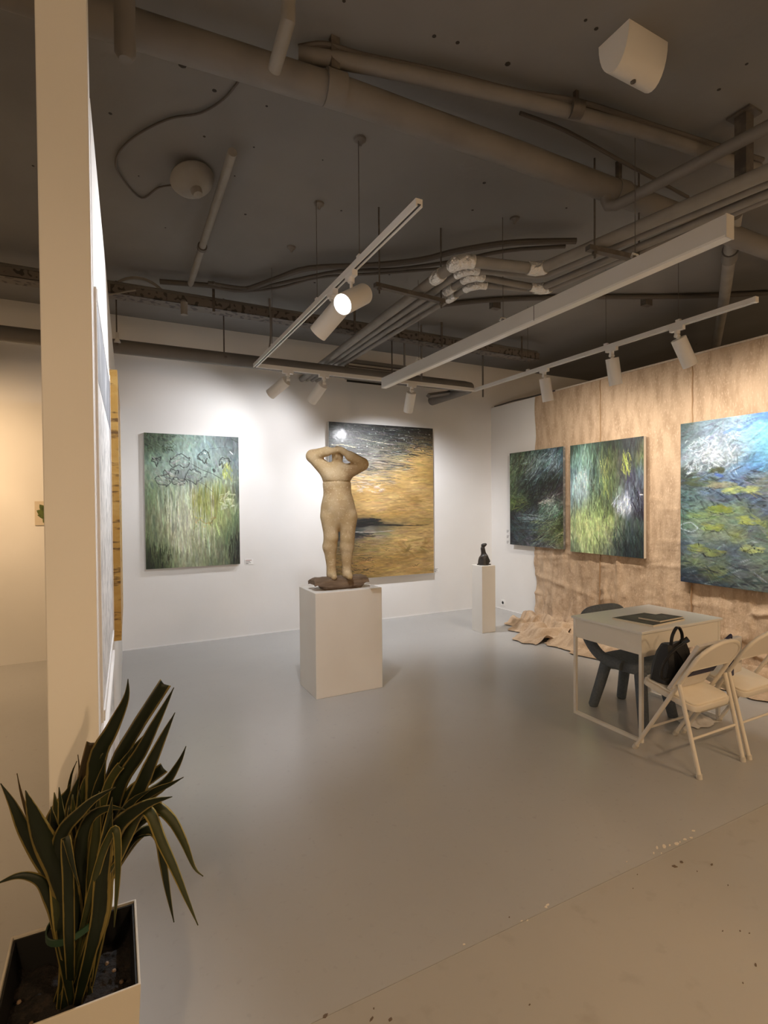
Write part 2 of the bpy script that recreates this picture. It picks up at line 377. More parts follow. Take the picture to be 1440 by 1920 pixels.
cl = MB().box((x0, y0, CE), (x1, YB, CE+0.15)).build('ceiling', MAT['ceil'], smooth=False); struct(cl, 'dark grey painted concrete ceiling')
wb = MB().box((x0-0.12, YB, 0), (x1+0.12, YB+0.12, CE)).build('wall_back', MAT['wall'], smooth=False); struct(wb, 'white back wall of the gallery')
struct(MB().box((x0-0.12, y0, 0), (x0, YB, CE)).build('wall_left', MAT['wall'], smooth=False))
struct(MB().box((x1, y0, 0), (x1+0.12, YB, CE)).build('wall_far', MAT['wall'], smooth=False))
struct(MB().box((x0-0.12, y0-0.12, 0), (x1+0.12, y0, CE)).build('wall_front', MAT['wall'], smooth=False))
WTOP = 3.06
struct(MB().box((XR, -0.6, 0), (XR+0.12, YB, WTOP)).build('wall_right', MAT['wall'], smooth=False), 'white partition wall behind the burlap')
# left partition and its post
def part_x(y): return -0.0753 + 0.0218*y
pw = MB().prism([(part_x(1.62), 1.62), (part_x(YB), YB), (part_x(YB)-0.11, YB), (part_x(1.62)-0.11, 1.62)], 0, 2.69).build('wall_middle', MAT['wall'], smooth=False)
struct(pw, 'white partition wall seen edge on')
struct(MB().box((-0.152, 1.525, 0), (-0.041, 1.62, CE)).build('pillar', MAT['wall'], smooth=False, bevel=0.003), 'square white pillar at the end of the partition')

# skirting lines: thin pale strips of the wall foot
struct(MB().box((part_x(YB), YB-0.008, 0), (XR, YB, 0.012)).build('baseboard_back', MAT['frame'], smooth=False))
struct(MB().box((XR-0.008, 5.42, 0), (XR, YB-0.008, 0.012)).build('baseboard_right', MAT['frame'], smooth=False))

# ------------------------------------------------------------------ ceiling services
def pipe_thing(name, label, pts, r, mat, cat='pipe', n=14, group=None, extra=None):
    t = thing(name, label, cat, pts[0], group)
    MB().tube(pts, r, n).build('pipe_run', mat, t)
    return t
def smooth_path(pts, k=6):
    pts = [Vector(q) for q in pts]; out = []
    for i in range(len(pts)-1):
        p0 = pts[max(i-1, 0)]; p1 = pts[i]; p2 = pts[i+1]; p3 = pts[min(i+2, len(pts)-1)]
        for j in range(k):
            t = j/k
            out.append(0.5*((2*p1)+(p2-p0)*t+(2*p0-5*p1+4*p2-p3)*t*t+(3*p1-p0-3*p2+p3)*t**3))
    out.append(pts[-1]); return out

# large drain pipe across the ceiling
dz = 3.50
t = thing('drain_pipe', 'thick dark drain pipe crossing the ceiling from the pillar', 'pipe', (0, 2.34, dz))
dp = [Vector((-3.55, 2.52, dz)), Vector((0.0, 2.345, dz)), Vector((1.0, 2.272, dz)), Vector((2.0, 2.245, dz)), Vector((3.3, 2.235, dz)), Vector((8.1, 2.2, dz))]
MB().tube(dp, 0.068, 20).build('pipe_run', MAT['pipe'], t)
for q in (at_z(627, 168, dz), at_z(1160, 362, dz)):
    MB().cyl(q+Vector((-0.045, 0.003, 0)), q+Vector((0.045, -0.003, 0)), 0.075, n=20).build('collar', MAT['pipe'], t)
    MB().box((q.x-0.015, q.y-0.012, q.z+0.05), (q.x+0.015, q.y+0.012, CE)).build('hanger_strap', MAT['strut'], t, smooth=False)
# pair of thinner pipes behind
s1 = [at_z(560, 102, 3.612), at_z(700, 125, 3.6), at_z(940, 178, 3.6), at_z(1080, 212, 3.6), at_z(1230, 255, 3.6), at_z(1420, 318, 3.6)]
t = pipe_thing('service_pipe', 'medium dark pipe running beside the thick drain pipe', smooth_path(s1, 3), 0.034, MAT['pipe'])
q = at_z(1080, 205, 3.6); MB().cyl(q+Vector((-0.03, 0.01, 0)), q+Vector((0.03, -0.01, 0)), 0.042).build('clamp', MAT['strut'], t)
MB().box((q.x-0.01, q.y-0.01, q.z), (q.x+0.01, q.y+0.01, CE)).build('hanger_strap', MAT['strut'], t, smooth=False)
q = at_z(627, 110, 3.6); MB().box((q.x-0.02, q.y-0.015, q.z-0.05), (q.x+0.02, q.y+0.015, CE)).build('hanger_strap', MAT['strut'], t, smooth=False)
s2 = [at_z(560, 90, 3.63), at_z(610, 84, 3.65), at_z(680, 104, 3.64), at_z(820, 134, 3.63), at_z(970, 172, 3.62), at_z(1090, 192, 3.63), at_z(1240, 240, 3.63), at_z(1430, 300, 3.63)]
pipe_thing('ceiling_cable', 'dark cable looping over the medium pipe near the ceiling', smooth_path(s2, 4), 0.014, MAT['cable'], 'cable', 8)
s3 = [at_z(975, 212, 3.64), at_z(1060, 245, 3.63), at_z(1170, 305, 3.62), at_z(1290, 370, 3.62)]
pipe_thing('ceiling_cable', 'thin cable slanting between drain pipe and medium pipe', smooth_path(s3, 4), 0.010, MAT['cable'], 'cable', 8)
# elbow pipe
ez = 3.36
e0 = at_z(1150, 388, ez); e1 = at_z(1440, 238, ez); dirv = (e1-e0).normalized()
pts = [Vector((e0.x-0.01, e0.y+0.05, 3.48)), Vector((e0.x-0.01, e0.y+0.045, ez+0.06)), Vector((e0.x-0.008, e0.y+0.03, ez+0.02)), e0+dirv*0.02, e0+dirv*0.06, e1, e1+dirv*2.0]
pipe_thing('elbow_pipe', 'dark pipe with an elbow dropping from the drain pipe', pts, 0.031, MAT['pipe'])
# dark steel drop and far slanting pipe, ceiling region on the right
q = at_z(1395, 215, CE); t = thing('steel_hanger', 'dark steel channel hanging from the ceiling by the right edge', 'hanger', (q.x, q.y, CE))
MB().box((q.x-0.035, q.y-0.03, 3.32), (q.x+0.035, q.y+0.03, CE)).build('channel', MAT['strut'], t, smooth=False)
MB().box((q.x-0.06, q.y-0.06, CE-0.012), (q.x+0.06, q.y+0.06, CE)).build('plate', MAT['strut'], t, smooth=False)
fp = [at_z(1378, 400, 3.56), at_z(1368, 480, 3.56), at_z(1358, 560, 3.56), at_z(1340, 665, 3.56)]
t = pipe_thing('slanting_pipe', 'grey pipe slanting over the top of the burlap wall', fp, 0.047, MAT['insul'])
MB().cyl(fp[1]-(fp[1]-fp[0]).normalized()*0.12, fp[1]+(fp[1]-fp[0]).normalized()*0.06, 0.058).build('coupling', MAT['pipe'], t)
wpts = [at_z(820, 573, 3.662), at_z(930, 562, 3.662), at_z(1090, 557, 3.662), at_z(1280, 556, 3.662), at_z(1440, 549, 3.662)]
t = pipe_thing('thin_conduit', 'thin dark conduit clipped along the ceiling behind the light bar', smooth_path(wpts, 3), 0.024, MAT['cable'])
for q in (at_z(928, 566, 3.662), at_z(1212, 560, 3.662)):
    MB().box((q.x-0.05, q.y-0.03, 3.59), (q.x+0.05, q.y+0.03, CE)).build('clip', MAT['strut'], t, smooth=False)

# insulated pipe bundle with foil joints
BZ = 3.2
t = thing('insulated_pipe_bundle', 'bundle of four grey insulated pipes with foil taped bends', 'pipes', (2.1, 4.0, BZ))
PR = [0.037, 0.024, 0.024, 0.022]
XB = [2.035, 2.105, 2.162, 2.215]; XW = [2.16, 2.235, 2.30, 2.36]
B1 = [at_z(862, 488, BZ), at_z(872, 505, BZ), at_z(884, 516, BZ), at_z(888, 533, BZ)]
B2 = [at_z(1012, 505, BZ), at_z(1018, 517, BZ), at_z(1012, 541, BZ), at_z(1022, 545, BZ)]
B3 = [at_z(1440, 322, BZ), at_z(1440, 343, BZ), at_z(1440, 362, BZ), at_z(1440, 372, BZ)]
for k in range(4):
    a = Vector((XW[k], YB, BZ)); b = Vector((B1[k].x-0.012*0, B1[k].y, BZ)); c = B2[k]; d = B3[k]
    dd = (d-c).normalized()
    path = [a, a.lerp(b, 0.5), b-(b-a).normalized()*0.05, b+(c-b).normalized()*0.05, c-(c-b).normalized()*0.04, c+dd*0.04, d, d+dd*1.2]
    MB().tube(path, PR[k], 12).build('insulated_pipe', MAT['insul'], t)
    rr = PR[k]+0.008
    u1 = (b-a).normalized(); u2 = (c-b).normalized()
    MB().tube([b-u1*0.10, b-u1*0.045, b+u2*0.045, b+u2*0.10], [rr*0.98, rr*1.12, rr*1.05, rr], 10).build('foil_wrap', MAT['foil'], t)
    if k in (0, 2, 3): MB().tube([b-u1*0.33, b-u1*0.28, b-u1*0.22], [rr, rr*1.12, rr], 10).build('foil_wrap', MAT['foil'], t)
    if k != 1: MB().tube([c-u2*0.09, c-u2*0.03, c+dd*0.03, c+dd*0.05], [rr, rr*1.05, rr*1.05, rr], 10).build('foil_wrap', MAT['foil'], t)
def strut_bar(p0, p1, zz, rods, label):
    a, b = Vector(p0), Vector(p1); s = thing('strut_hanger', label, 'hanger', (a+b)/2)
    mb = MB(); d = (b-a).normalized(); w = Vector((-d.y, d.x, 0))*0.02
    vv = [a-w, a+w, b+w, b-w]; mb.add([Vector((q.x, q.y, zz-0.03)) for q in vv]+[Vector((q.x, q.y, zz)) for q in vv], [(3,2,1,0),(4,5,6,7),(0,1,5,4),(1,2,6,5),(2,3,7,6),(3,0,4,7)])
    mb.build('strut_bar', MAT['strut'], s, smooth=False)
    for k in rods:
        q = a.lerp(b, k); MB().cyl((q.x, q.y, zz-0.07), (q.x, q.y, CE), 0.006, n=6).build('threaded_rod', MAT['strut'], s)
        MB().cyl((q.x, q.y, zz-0.045), (q.x, q.y, zz-0.03), 0.016, n=6).build('nut', MAT['strut'], s, smooth=False)
sz = BZ-0.045
strut_bar(at_z(703, 530, sz), at_z(832, 562, sz), sz, (0.06, 0.96), 'dusty strut carrying the pipe bundle before the foil bends')
strut_bar(at_z(1102, 460, sz), at_z(1206, 484, sz), sz, (0.12, 0.92), 'dusty strut carrying the pipe bundle beyond the foil bends')

# cable tray, pipe and loose cables near the back wall
tyy, tz = 5.12, 3.44
t = thing('cable_tray', 'perforated steel cable tray along the back of the ceiling', 'cable tray', (1.0, tyy, tz))
MB().box((x0+0.05, tyy, tz), (4.9, tyy+0.004, tz+0.075)).box((x0+0.05, tyy, tz), (4.9, tyy+0.16, tz+0.004)).box((x0+0.05, tyy+0.156, tz), (4.9, tyy+0.16, tz+0.05)).build('tray_channel', MAT['tray'], t, smooth=False)
for xx in (0.86, 2.3, 3.4, 4.6):
    MB().box((xx-0.012, tyy-0.006, tz-0.03), (xx+0.012, tyy-0.001, CE)).build('tray_bracket', MAT['strut'], t, smooth=False)
pipe_thing('tray_pipe', 'thin dark pipe resting along the top of the cable tray', [(x0+0.05, tyy+0.05, tz+0.098), (4.9, tyy+0.05, tz+0.098)], 0.022, MAT['pipe'])
pipe_thing('loose_cable', 'pale cable loop lying on the tray beside the pillar', smooth_path([(-0.05, 5.22, 3.462), (0.10, 5.22, 3.60), (0.26, 5.21, 3.64), (0.40, 5.21, 3.58), (0.50, 5.22, 3.462)], 4), 0.014, MAT['insul'], 'cable', 8)
pipe_thing('loose_cable', 'pale cable leaving the tray at the pillar', smooth_path([at_z(200, 553, 3.42), at_z(220, 550, 3.43), at_z(240, 546, 3.45), at_z(255, 544, 3.455)], 4), 0.008, MAT['insul'], 'cable', 8)
cpaths = [([(300, 528), (390, 535), (455, 543), (520, 522), (580, 503), (700, 497), (790, 487), (860, 470), (960, 455), (1080, 452)], 0.024),
          ([(390, 530), (470, 541), (540, 528), (640, 508), (740, 505), (850, 490), (950, 470), (1060, 462)], 0.016),
          ([(400, 530), (420, 540), (450, 546), (520, 540), (600, 520), (720, 512), (830, 503)], 0.012)]
names = ['fat dark cable curving across the ceiling to the foil bends', 'middle dark cable curving across the ceiling below the fat one', 'thin dark cable curving off the tray']
for (pp, r), lb in zip(cpaths, names):
    pipe_thing('ceiling_cable', lb, smooth_path([at_z(a, b, 3.60) for a, b in pp], 4), r, MAT['cable'], 'cable', 8)
# round duct near the back wall
dy, dzz, dr = 5.5, 3.085, 0.066
t = thing('round_duct', 'dark grey round duct running along the back wall', 'duct', (1.0, dy, dzz))
xe = 4.12
MB().tube([(x0+0.02, dy, dzz), (0, dy, dzz), (2, dy, dzz), (xe-0.12, dy, dzz), (xe-0.04, dy+0.02, dzz), (xe, dy+0.09, dzz), (xe, dy+0.2, dzz), (xe, YB, dzz)], dr, 18).build('duct_run', MAT['duct'], t)
for xx in (0.05, 1.02, 2.95):
    MB().box((xx-0.012, dy-0.085, dzz-0.01), (xx+0.012, dy+0.085, dzz+0.01)).box((xx-0.006, dy-0.006, dzz+0.05), (xx+0.006, dy+0.006, CE)).build('duct_hanger', MAT['strut'], t, smooth=False)
for (px, Y, z_low, lb) in ((876-118, 5.3, 3.0, 'thin rod hanging from the tray beside the light bar end'), (790, 5.3, 3.05, 'second thin rod hanging beside the light bar end'), (905, 5.6, 3.0, 'short thin rod hanging by the duct elbow')):
    q = at_y(px, 650, Y); tag(MB().cyl((q.x, Y, z_low), (q.x, Y, CE), 0.012, n=8).build('hanging_rod', MAT['pipe']), lb, 'rod')
pipe_thing('hanging_wire', 'grey wire dropping from the ceiling to the track corner', smooth_path([at_y(505, 560, 5.1), at_y(508, 620, 5.1), at_y(503, 660, 5.12), (TXL+0.02, TY, TZ+0.04)], 4), 0.011, MAT['pipe'], 'wire', 8)
# channel stubs by the back wall
t = thing('cable_trunking', 'short dark trunking bar below the track near the corner', 'trunking', at_y(828, 740, 5.9))
a = at_y(803, 742, 5.5); b = at_y(850, 735, 6.05); MB().tube([a, b], 0.03, 4).build('trunking_bar', MAT['duct'], t, smooth=False)
t = thing('air_grille', 'dark slatted air grille high on the back wall', 'grille', (3.2, YB, 3.2))
g0 = at_y(650, 708, YB-0.02); g1 = at_y(762, 690, YB-0.02)
MB().box((g0.x, YB-0.05, g0.z-0.02), (g1.x, YB, g0.z+0.02)).box((g0.x, YB-0.05, g1.z-0.02), (g1.x, YB, g1.z+0.02)).box((g0.x-0.02, YB-0.05, g0.z-0.02), (g0.x+0.02, YB, g1.z+0.02)).box((g1.x-0.02, YB-0.05, g0.z-0.02), (g1.x+0.02, YB, g1.z+0.02)).build('grille_frame', MAT['duct'], t, smooth=False)
for k in range(5):
    zz = g0.z+(g1.z-g0.z)*(k+0.5)/5; MB().box((g0.x, YB-0.04, zz-0.006), (g1.x, YB-0.01, zz+0.006)).build('slat', MAT['cable'], t, smooth=False)
a = at_y(650, 714, YB); b = at_y(718, 720, YB); tag(MB().box((a.x, YB-0.006, a.z-0.012), (b.x, YB, a.z+0.012)).build('wall_slot', MAT['hole'], smooth=False), 'narrow black slot in the back wall under the grille', 'slot')
# conduits on the ceiling
c0, c1 = at_z(436, 285, 3.6), at_z(357, 532, 3.6)
t = pipe_thing('ceiling_conduit', 'pale grey conduit along the ceiling beside the dome', [c0, c0.lerp(c1, .4), c1], 0.026, MAT['insul'])
q = c0.lerp(c1, 0.62); MB().cyl(q-(c1-c0).normalized()*0.02, q+(c1-c0).normalized()*0.02, 0.036).build('clamp', MAT['strut'], t)
q = at_y(235, 112, 2.0); tag(MB().tube([(q.x, 2.0, CE), (q.x, 2.0, q.z+0.02), (q.x, 2.0, q.z)], [0.034, 0.034, 0.02], 14).build('pipe_stub', MAT['pipe']), 'vertical pipe stub ending under the ceiling near the pillar', 'pipe')
a, b = at_z(540, 40, 3.42), at_z(514, 132, 3.36)
t = pipe_thing('pipe_stub', 'pale slanting pipe stub crossing below the drain pipe', [a+(a-b).normalized()*0.03+Vector((0, 0, 0.26)), a, b], 0.027, MAT['insul'])
q = at_y(345, 592, 5.1); tag(MB().cyl((q.x, 5.08, q.z), (q.x, 5.08, tz-0.001), 0.03).build('pipe_stub', MAT['insul']), 'short pipe stub poking down under the cable tray', 'pipe')
# dome with its cable
q = at_z(366, 352, 3.56)
t = thing('ceiling_dome', 'pale bell shaped dome fixture on the dark ceiling', 'dome', (q.x, q.y, CE))
ax = Vector((0.25, -0.35, -1)).normalized()
MB().lathe([(0.0, -0.012), (0.06, -0.008), (0.13, 0.0), (0.134, 0.010), (0.120, 0.035), (0.085, 0.062), (0.045, 0.082), (0.034, 0.088)], q-ax*0.07, ax, 28).build('bell', MAT['insul'], t)
MB().lathe([(0.035, 0.0), (0.034, 0.02), (0.028, 0.04), (0.012, 0.048), (0, 0.05)], q+ax*0.016, ax, 16).build('knob', MAT['insul'], t)
MB().tube([q-ax*0.07, q-ax*0.11, Vector((q.x-0.03, q.y+0.04, CE))], 0.018, 10).build('stem', MAT['pipe'], t)
MB().cyl((q.x-0.03, q.y+0.04, CE-0.03), (q.x-0.03, q.y+0.04, CE), 0.045).build('mount', MAT['pipe'], t)
cp = [(452, 146), (420, 185), (375, 212), (320, 222), (270, 245), (234, 272), (218, 300), (226, 330), (265, 371), (300, 351), (335, 350)]
pipe_thing('ceiling_cable', 'thin dark cable wandering over the ceiling to the dome', smooth_path([at_z(a, b, CE-0.012) for a, b in cp[:-1]]+[q+Vector((-0.05, 0, 0.01))], 5), 0.006, MAT['cable'], 'cable', 8)
# half round white fixture
p0 = at_z(1180, 38, CE); p1 = at_z(1122, 86, CE); wd = abs(p1.y-p0.y); xm = (p0.x+p1.x)/2; ym = (p0.y+p1.y)/2
t = thing('ceiling_light_box', 'white half round light box on the ceiling', 'light', (xm, ym, CE))
R = wd/2*1.08; L = 0.26; n = 14; mb = MB(); vv = []
for xx in (xm, xm+L):
    for i in range(n+1):
        w = math.pi*i/n; vv.append((xx, ym-R*math.cos(w), CE-R*2.05*math.sin(w)))
ff = [(i, i+1, i+n+2, i+n+1) for i in range(n)]+[(0, n+1, 2*n+1, n)]
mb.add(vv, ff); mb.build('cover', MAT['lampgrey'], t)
MB().add(vv[:n+1], [tuple(range(n+1))]).build('end_plate', MAT['lamp'], t, smooth=False)
MB().add(vv[n+1:], [tuple(range(n+1))]).build('end_plate', MAT['lamp'], t, smooth=False)
MB().cyl((xm+0.13, ym, CE-R*2.05-0.004), (xm+0.13, ym, CE-R*2.05+0.01), 0.012).build('screw', MAT['strut'], t)
# ceiling hook cups and small anchors
for (px, py, lb) in ((675, 260, 'small dark hook cup on the ceiling above the long track, nearest the drain pipe'), (598, 381, 'small dark hook cup on the ceiling above the lit spotlight'), (546, 463, 'small dark hook cup on the ceiling, farthest above the long track'), (965, 409, 'small dark hook cup on the ceiling above the light bar')):
    q = at_z(px, py, CE); o = MB().lathe([(0.0, 0), (0.036, 0), (0.034, -0.012), (0.012, -0.03), (0.008, -0.045), (0, -0.046)], (q.x, q.y, CE), (0, 0, 1), 14).build('hook_cup', MAT['pipe']); tag(o, lb, 'hook', 'hook cups on the ceiling')

for k, (px, py, r) in enumerate(((342, 122, .020), (402, 170, .012), (207, 213, .010), (62, 311, .008), (460, 402, .010), (500, 199, .007), (476, 276, .006), (383, 256, .008), (814, 68, .010), (858, 80, .010), (645, 2, .008), (945, 310, .008), (908, 343, .012), (886, 394, .010), (1062, 390, .008), (1055, 452, .008), (1348, 168, .010), (1098, 38, .008), (1118, 54, .010), (952, 120, .014), (310, 427, .006), (440, 330, .006), (640, 395, .008), (605, 300, .005), (260, 330, .005), (590, 530, .012), (730, 515, .010), (1000, 455, .010), (1290, 632, .012), (1306, 645, .010), (1400, 120, .008))):
    q = at_z(px, py, CE); MB().lathe([(0.0, -0.0016), (r*0.8, -0.0016), (r, 0.0)], (q.x, q.y, CE), (0, 0, 1), 7).build('anchor_hole', MAT['anchor'], cl)
# ------------------------------------------------------------------ lighting tracks, light bar and spotlights
def rail(t, a, b, name='rail'):
    a, b = Vector(a), Vector(b); d = (b-a).normalized(); s = Vector((-d.y, d.x, 0))
    def bar(lo, hi, z0, z1):
        m = MB(); q = [a+s*lo, b+s*lo, b+s*hi, a+s*hi]
        m.add([Vector((v.x, v.y, z0)) for v in q]+[Vector((v.x, v.y, z1)) for v in q], [(3,2,1,0),(4,5,6,7),(0,1,5,4),(1,2,6,5),(2,3,7,6),(3,0,4,7)]); return m
    r_ = bar(-0.018, 0.018, TZ+0.012, TZ+0.036)
    for lo, hi in ((-0.018, -0.009), (0.009, 0.018)):
        m = bar(lo, hi, TZ, TZ+0.0125); r_.add(m.v, m.f)
    o = r_.build(name, MAT['rail'], t, smooth=False)
    bar(-0.009, 0.009, TZ+0.008, TZ+0.0122).build('slot', MAT['slot'], o, smooth=False)
    return o
t = thing('lighting_track', 'white three sided lighting track hanging from the ceiling', 'track', (TXL, TY, TZ))
rail(t, (TXL, TN, 0), (TXL, TY+0.018, 0)); rail(t, (TXL+0.018, TY, 0), (TXR-0.018, TY, 0)); rail(t, (TXR, TN-0.02, 0), (TXR, TY+0.018, 0))
MB().box((TXR-0.019, TN-0.036, TZ-0.002), (TXR+0.019, TN-0.02, TZ+0.037)).build('end_cap', MAT['lamp'], t, smooth=False)
for (xx, yy) in ((TXL, 2.75), (TXL, 3.45), (TXL, 4.6), (TXR, 2.62), (TXR, 3.3), (TXR, 4.3)):
    MB().cyl((xx, yy, TZ+0.036), (xx, yy, CE), 0.0022, n=6).build('suspension_wire', MAT['strut'], t)
    MB().box((xx-0.012, yy-0.018, TZ+0.030), (xx+0.012, yy+0.018, TZ+0.056)).build('wire_clip', MAT['lamp'], t, smooth=False)

bx, bz, by0, by1 = 2.565, 2.822, 1.455, 4.97
t = thing('linear_light_bar', 'long grey white linear pendant light bar, switched off', 'light', (bx, 3.2, bz))
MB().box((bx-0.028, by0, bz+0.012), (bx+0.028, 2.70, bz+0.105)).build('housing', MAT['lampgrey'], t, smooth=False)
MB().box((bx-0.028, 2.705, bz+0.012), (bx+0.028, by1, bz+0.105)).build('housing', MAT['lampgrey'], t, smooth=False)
MB().box((bx-0.0285, 2.700, bz+0.004), (bx+0.0285, 2.705, bz+0.1055)).build('joint_plate', MAT['slot'], t, smooth=False)
MB().box((bx-0.028, by0, bz), (bx+0.028, by1, bz+0.0118)).build('diffuser', MAT['diff'], t, smooth=False)
MB().box((bx-0.03, by0-0.006, bz-0.002), (bx+0.03, by0-0.0002, bz+0.107)).build('end_cap', MAT['lampgrey'], t, smooth=False)
for yy in (1.95, 3.05, 4.25):
    MB().cyl((bx, yy, bz+0.10), (bx, yy, CE), 0.0022, n=6).build('suspension_wire', MAT['strut'], t)
    MB().tube([(bx-0.03, yy, bz+0.112), (bx-0.02, yy, bz+0.135), (bx+0.02, yy, bz+0.135), (bx+0.03, yy, bz+0.112)], 0.006, 8).build('wire_clip', MAT['foil'], t)

def spotlight(label, mount, aim, power, color, cone, tzk=TZ, drop=0.07, r=0.056, L=0.235, side=False, warm=False, along=(0, 1, 0), group='track spotlights', blend=0.6, back=0.02, beam=None):
    mount = Vector(mount); t = thing('track_spotlight', label, 'spotlight', mount, group)
    al = Vector(along); sd = Vector((-al.y, al.x, 0))
    m = MB(); q = mount
    m.box((-0.055, -0.017, -0.03), (0.055, 0.017, 0.004), Matrix.Translation(q) @ Matrix(((al.x, sd.x, 0, 0), (al.y, sd.y, 0, 0), (0, 0, 1, 0), (0, 0, 0, 1))))
    m.cyl(q+Vector((0, 0, -0.055)), q+Vector((0, 0, -0.028)), 0.021, n=14)
    m.build('adapter', MAT['lamp'], t)
    K = q+Vector((0, 0, -drop)); d = (Vector(aim)-K).normalized()
    if side:
        hor = Vector((d.x, d.y, 0)).normalized()
        K2 = K+Vector((0, 0, -(r+0.035)))
        MB().tube([q+Vector((0, 0, -0.05)), K+Vector((0, 0, -0.01)), K2], 0.009, 10).build('yoke', MAT['lamp'], t)
        b0 = K2-d*back
    else:
        MB().tube([q+Vector((0, 0, -0.05)), K, K+d*0.03], 0.012, 10).build('yoke', MAT['lamp'], t)
        MB().cyl(K-Vector((0.02, 0, 0)), K+Vector((0.02, 0, 0)), 0.016, n=12).build('knuckle', MAT['lamp'], t)
        b0 = K+d*0.022
    f0 = b0+d*L
    h = MB().lathe([(0, 0), (r*0.97, 0), (r, 0.004), (r, L), (r*0.93, L), (r*0.93, L-0.03), (0, L-0.031)], b0, d, 32).build('housing', MAT['lamp'], t)
    MB().cyl(b0+d*(L-0.029), b0+d*(L-0.018), r*0.86, n=28).build('lens', MAT['lens_warm'] if warm else MAT['lens'], t)
    ld = bpy.data.lights.new('spot_lamp', 'SPOT'); ld.energy = power; ld.color = color; ld.spot_size = math.radians(cone); ld.spot_blend = blend
    ld.shadow_soft_size = r*0.9
    lo = bpy.data.objects.new('spot_lamp', ld); C.objects.link(lo)
    lo.parent = t; lo.matrix_parent_inverse = WORLD[t.name].inverted()
    lp = b0+d*(L-0.012); bd = d if beam is None else (Vector(beam)-lp).normalized()
    z = -bd; s, u_, _ = unit_frame(bd)
    mm = Matrix.Identity(4); xa = s; ya = z.cross(xa)
    for i in range(3): mm[i][0], mm[i][1], mm[i][2], mm[i][3] = xa[i], ya[i], z[i], lp[i]
    lo.matrix_basis = mm
    return t
XD = (1, 0, 0); YD = (0, 1, 0)
# long track: one facing the partition, one behind it
spotlight('white cylinder spotlight on the long track, its lit face glaring this way', (TXL, 2.87, TZ), (-0.02, 2.15, 2.0), PW['part'], COOL, 78, side=True, back=0.15, drop=0.06, r=0.062, L=0.25)
spotlight('white cylinder spotlight on the long track, just under the glaring one', (TXL, 3.17, TZ), (0.25, 4.6, 1.5), PW['part2'], COOL, 104, side=True, back=0.10, drop=0.06, r=0.062, L=0.25, blend=0.6, beam=(0.55, 4.6, 0.8))
# cross track, towards the back wall
spotlight('tilted spotlight nearest the track corner, over the pale green painting', (1.60, TY, TZ), (0.62, YB, 1.95), PW['back'], COOL, 100, along=XD, blend=0.8, drop=0.09, beam=(0.75, YB, 2.22))
spotlight('tilted spotlight on the cross track, second from the long track corner', (1.99, TY, TZ), (1.50, YB, 1.80), PW['back'], COOL, 100, along=XD, blend=0.8, drop=0.09, beam=(1.62, YB, 2.22))
spotlight('spotlight on the cross track hanging above the gold painting', (3.06, TY, TZ), (3.3, YB, 0.95), PW['back2'], COOL, 132, along=XD, blend=0.7)
# right track, towards the burlap
spotlight('spotlight on the track by the burlap, nearest the back wall', (TXR, 4.06, TZ), (4.45, 4.15, 0.9), PW['right'], WARMW, 134, blend=0.75, beam=(XR, 4.55, 1.75))
spotlight('middle spotlight of the three on the track by the burlap', (TXR, 3.24, TZ), (4.45, 3.3, 0.9), PW['right'], WARMW, 134, blend=0.75, beam=(XR, 3.5, 1.75))
spotlight('spotlight tilted at the blue painting, near the open end of the track', (TXR, 2.63, TZ), (4.95, 2.45, 1.2), PW['right'], WARMW, 134, blend=0.75, beam=(XR, 2.4, 1.7))
# the entrance area behind the viewer and the room beyond the pillar have warm spotlights of their own, plus added fill lamps
def plain_track(a, b, label):
    t = thing('lighting_track', label, 'track', a); rail(t, a, b)
    for k in (0.15, 0.85):
        q = Vector(a).lerp(Vector(b), k); MB().cyl((q.x, q.y, TZ+0.036), (q.x, q.y, CE), 0.0022, n=6).build('suspension_wire', MAT['strut'], t)
plain_track((-1.0, -1.2, 0), (4.2, -1.2, 0), 'white lighting track over the entrance')
for k, xx in enumerate((-0.6, 1.3, 3.6)):
    spotlight(('first', 'second', 'third')[k]+' warm spotlight over the entrance', (xx, -1.2, TZ), (xx+(-0.3, 0.3, 0.2)[k], (0.2, 0.6, 0.4)[k], 0.0), PW['entry'], WARM, 130, warm=True, along=XD, group='entrance spotlights', blend=1.0)
for (gx, gy, nm) in ((-0.9, -0.9, 'first'), (1.6, -1.9, 'second'), (4.0, -0.7, 'third'), (7.3, 0.8, 'fourth')):  # unseen globes added as warm fill; the last brightens the far ceiling
    t = thing('added_globe_pendant', nm+' unseen globe pendant added for warm fill light', 'pendant', (gx, gy, 2.55), 'added fill globes')
    MB().lathe([(0.0, -0.11), (0.06, -0.092), (0.098, -0.05), (0.11, 0.0), (0.098, 0.05), (0.06, 0.092), (0.03, 0.105)], (gx, gy, 2.55), (0, 0, 1), 24).build('fill_globe', MAT['globe'], t)
    MB().cyl((gx, gy, 2.65), (gx, gy, 2.70), 0.032).build('cap', MAT['lamp'], t); MB().cyl((gx, gy, 2.70), (gx, gy, CE), 0.004, n=8).build('cord', MAT['slot'], t)
plain_track((-2.6, 5.0, 0), (-1.0, 5.0, 0), 'white lighting track in the room beyond the pillar')
spotlight('warm spotlight in the room beyond the pillar', (-1.5, 5.0, TZ), (-1.05, YB, 1.5), PW['left_room'], WARM, 120, warm=True, along=XD, group='side room spotlights', blend=1.0)
spotlight('unseen warm spotlight added to brighten the floor beyond the pillar', (-2.2, 5.0, TZ), (-1.7, 4.2, 0.0), PW['left_floor_fill'], WARM, 150, warm=True, along=XD, group='side room spotlights', blend=1.0)  # extra unseen spot, added to brighten the side room floor
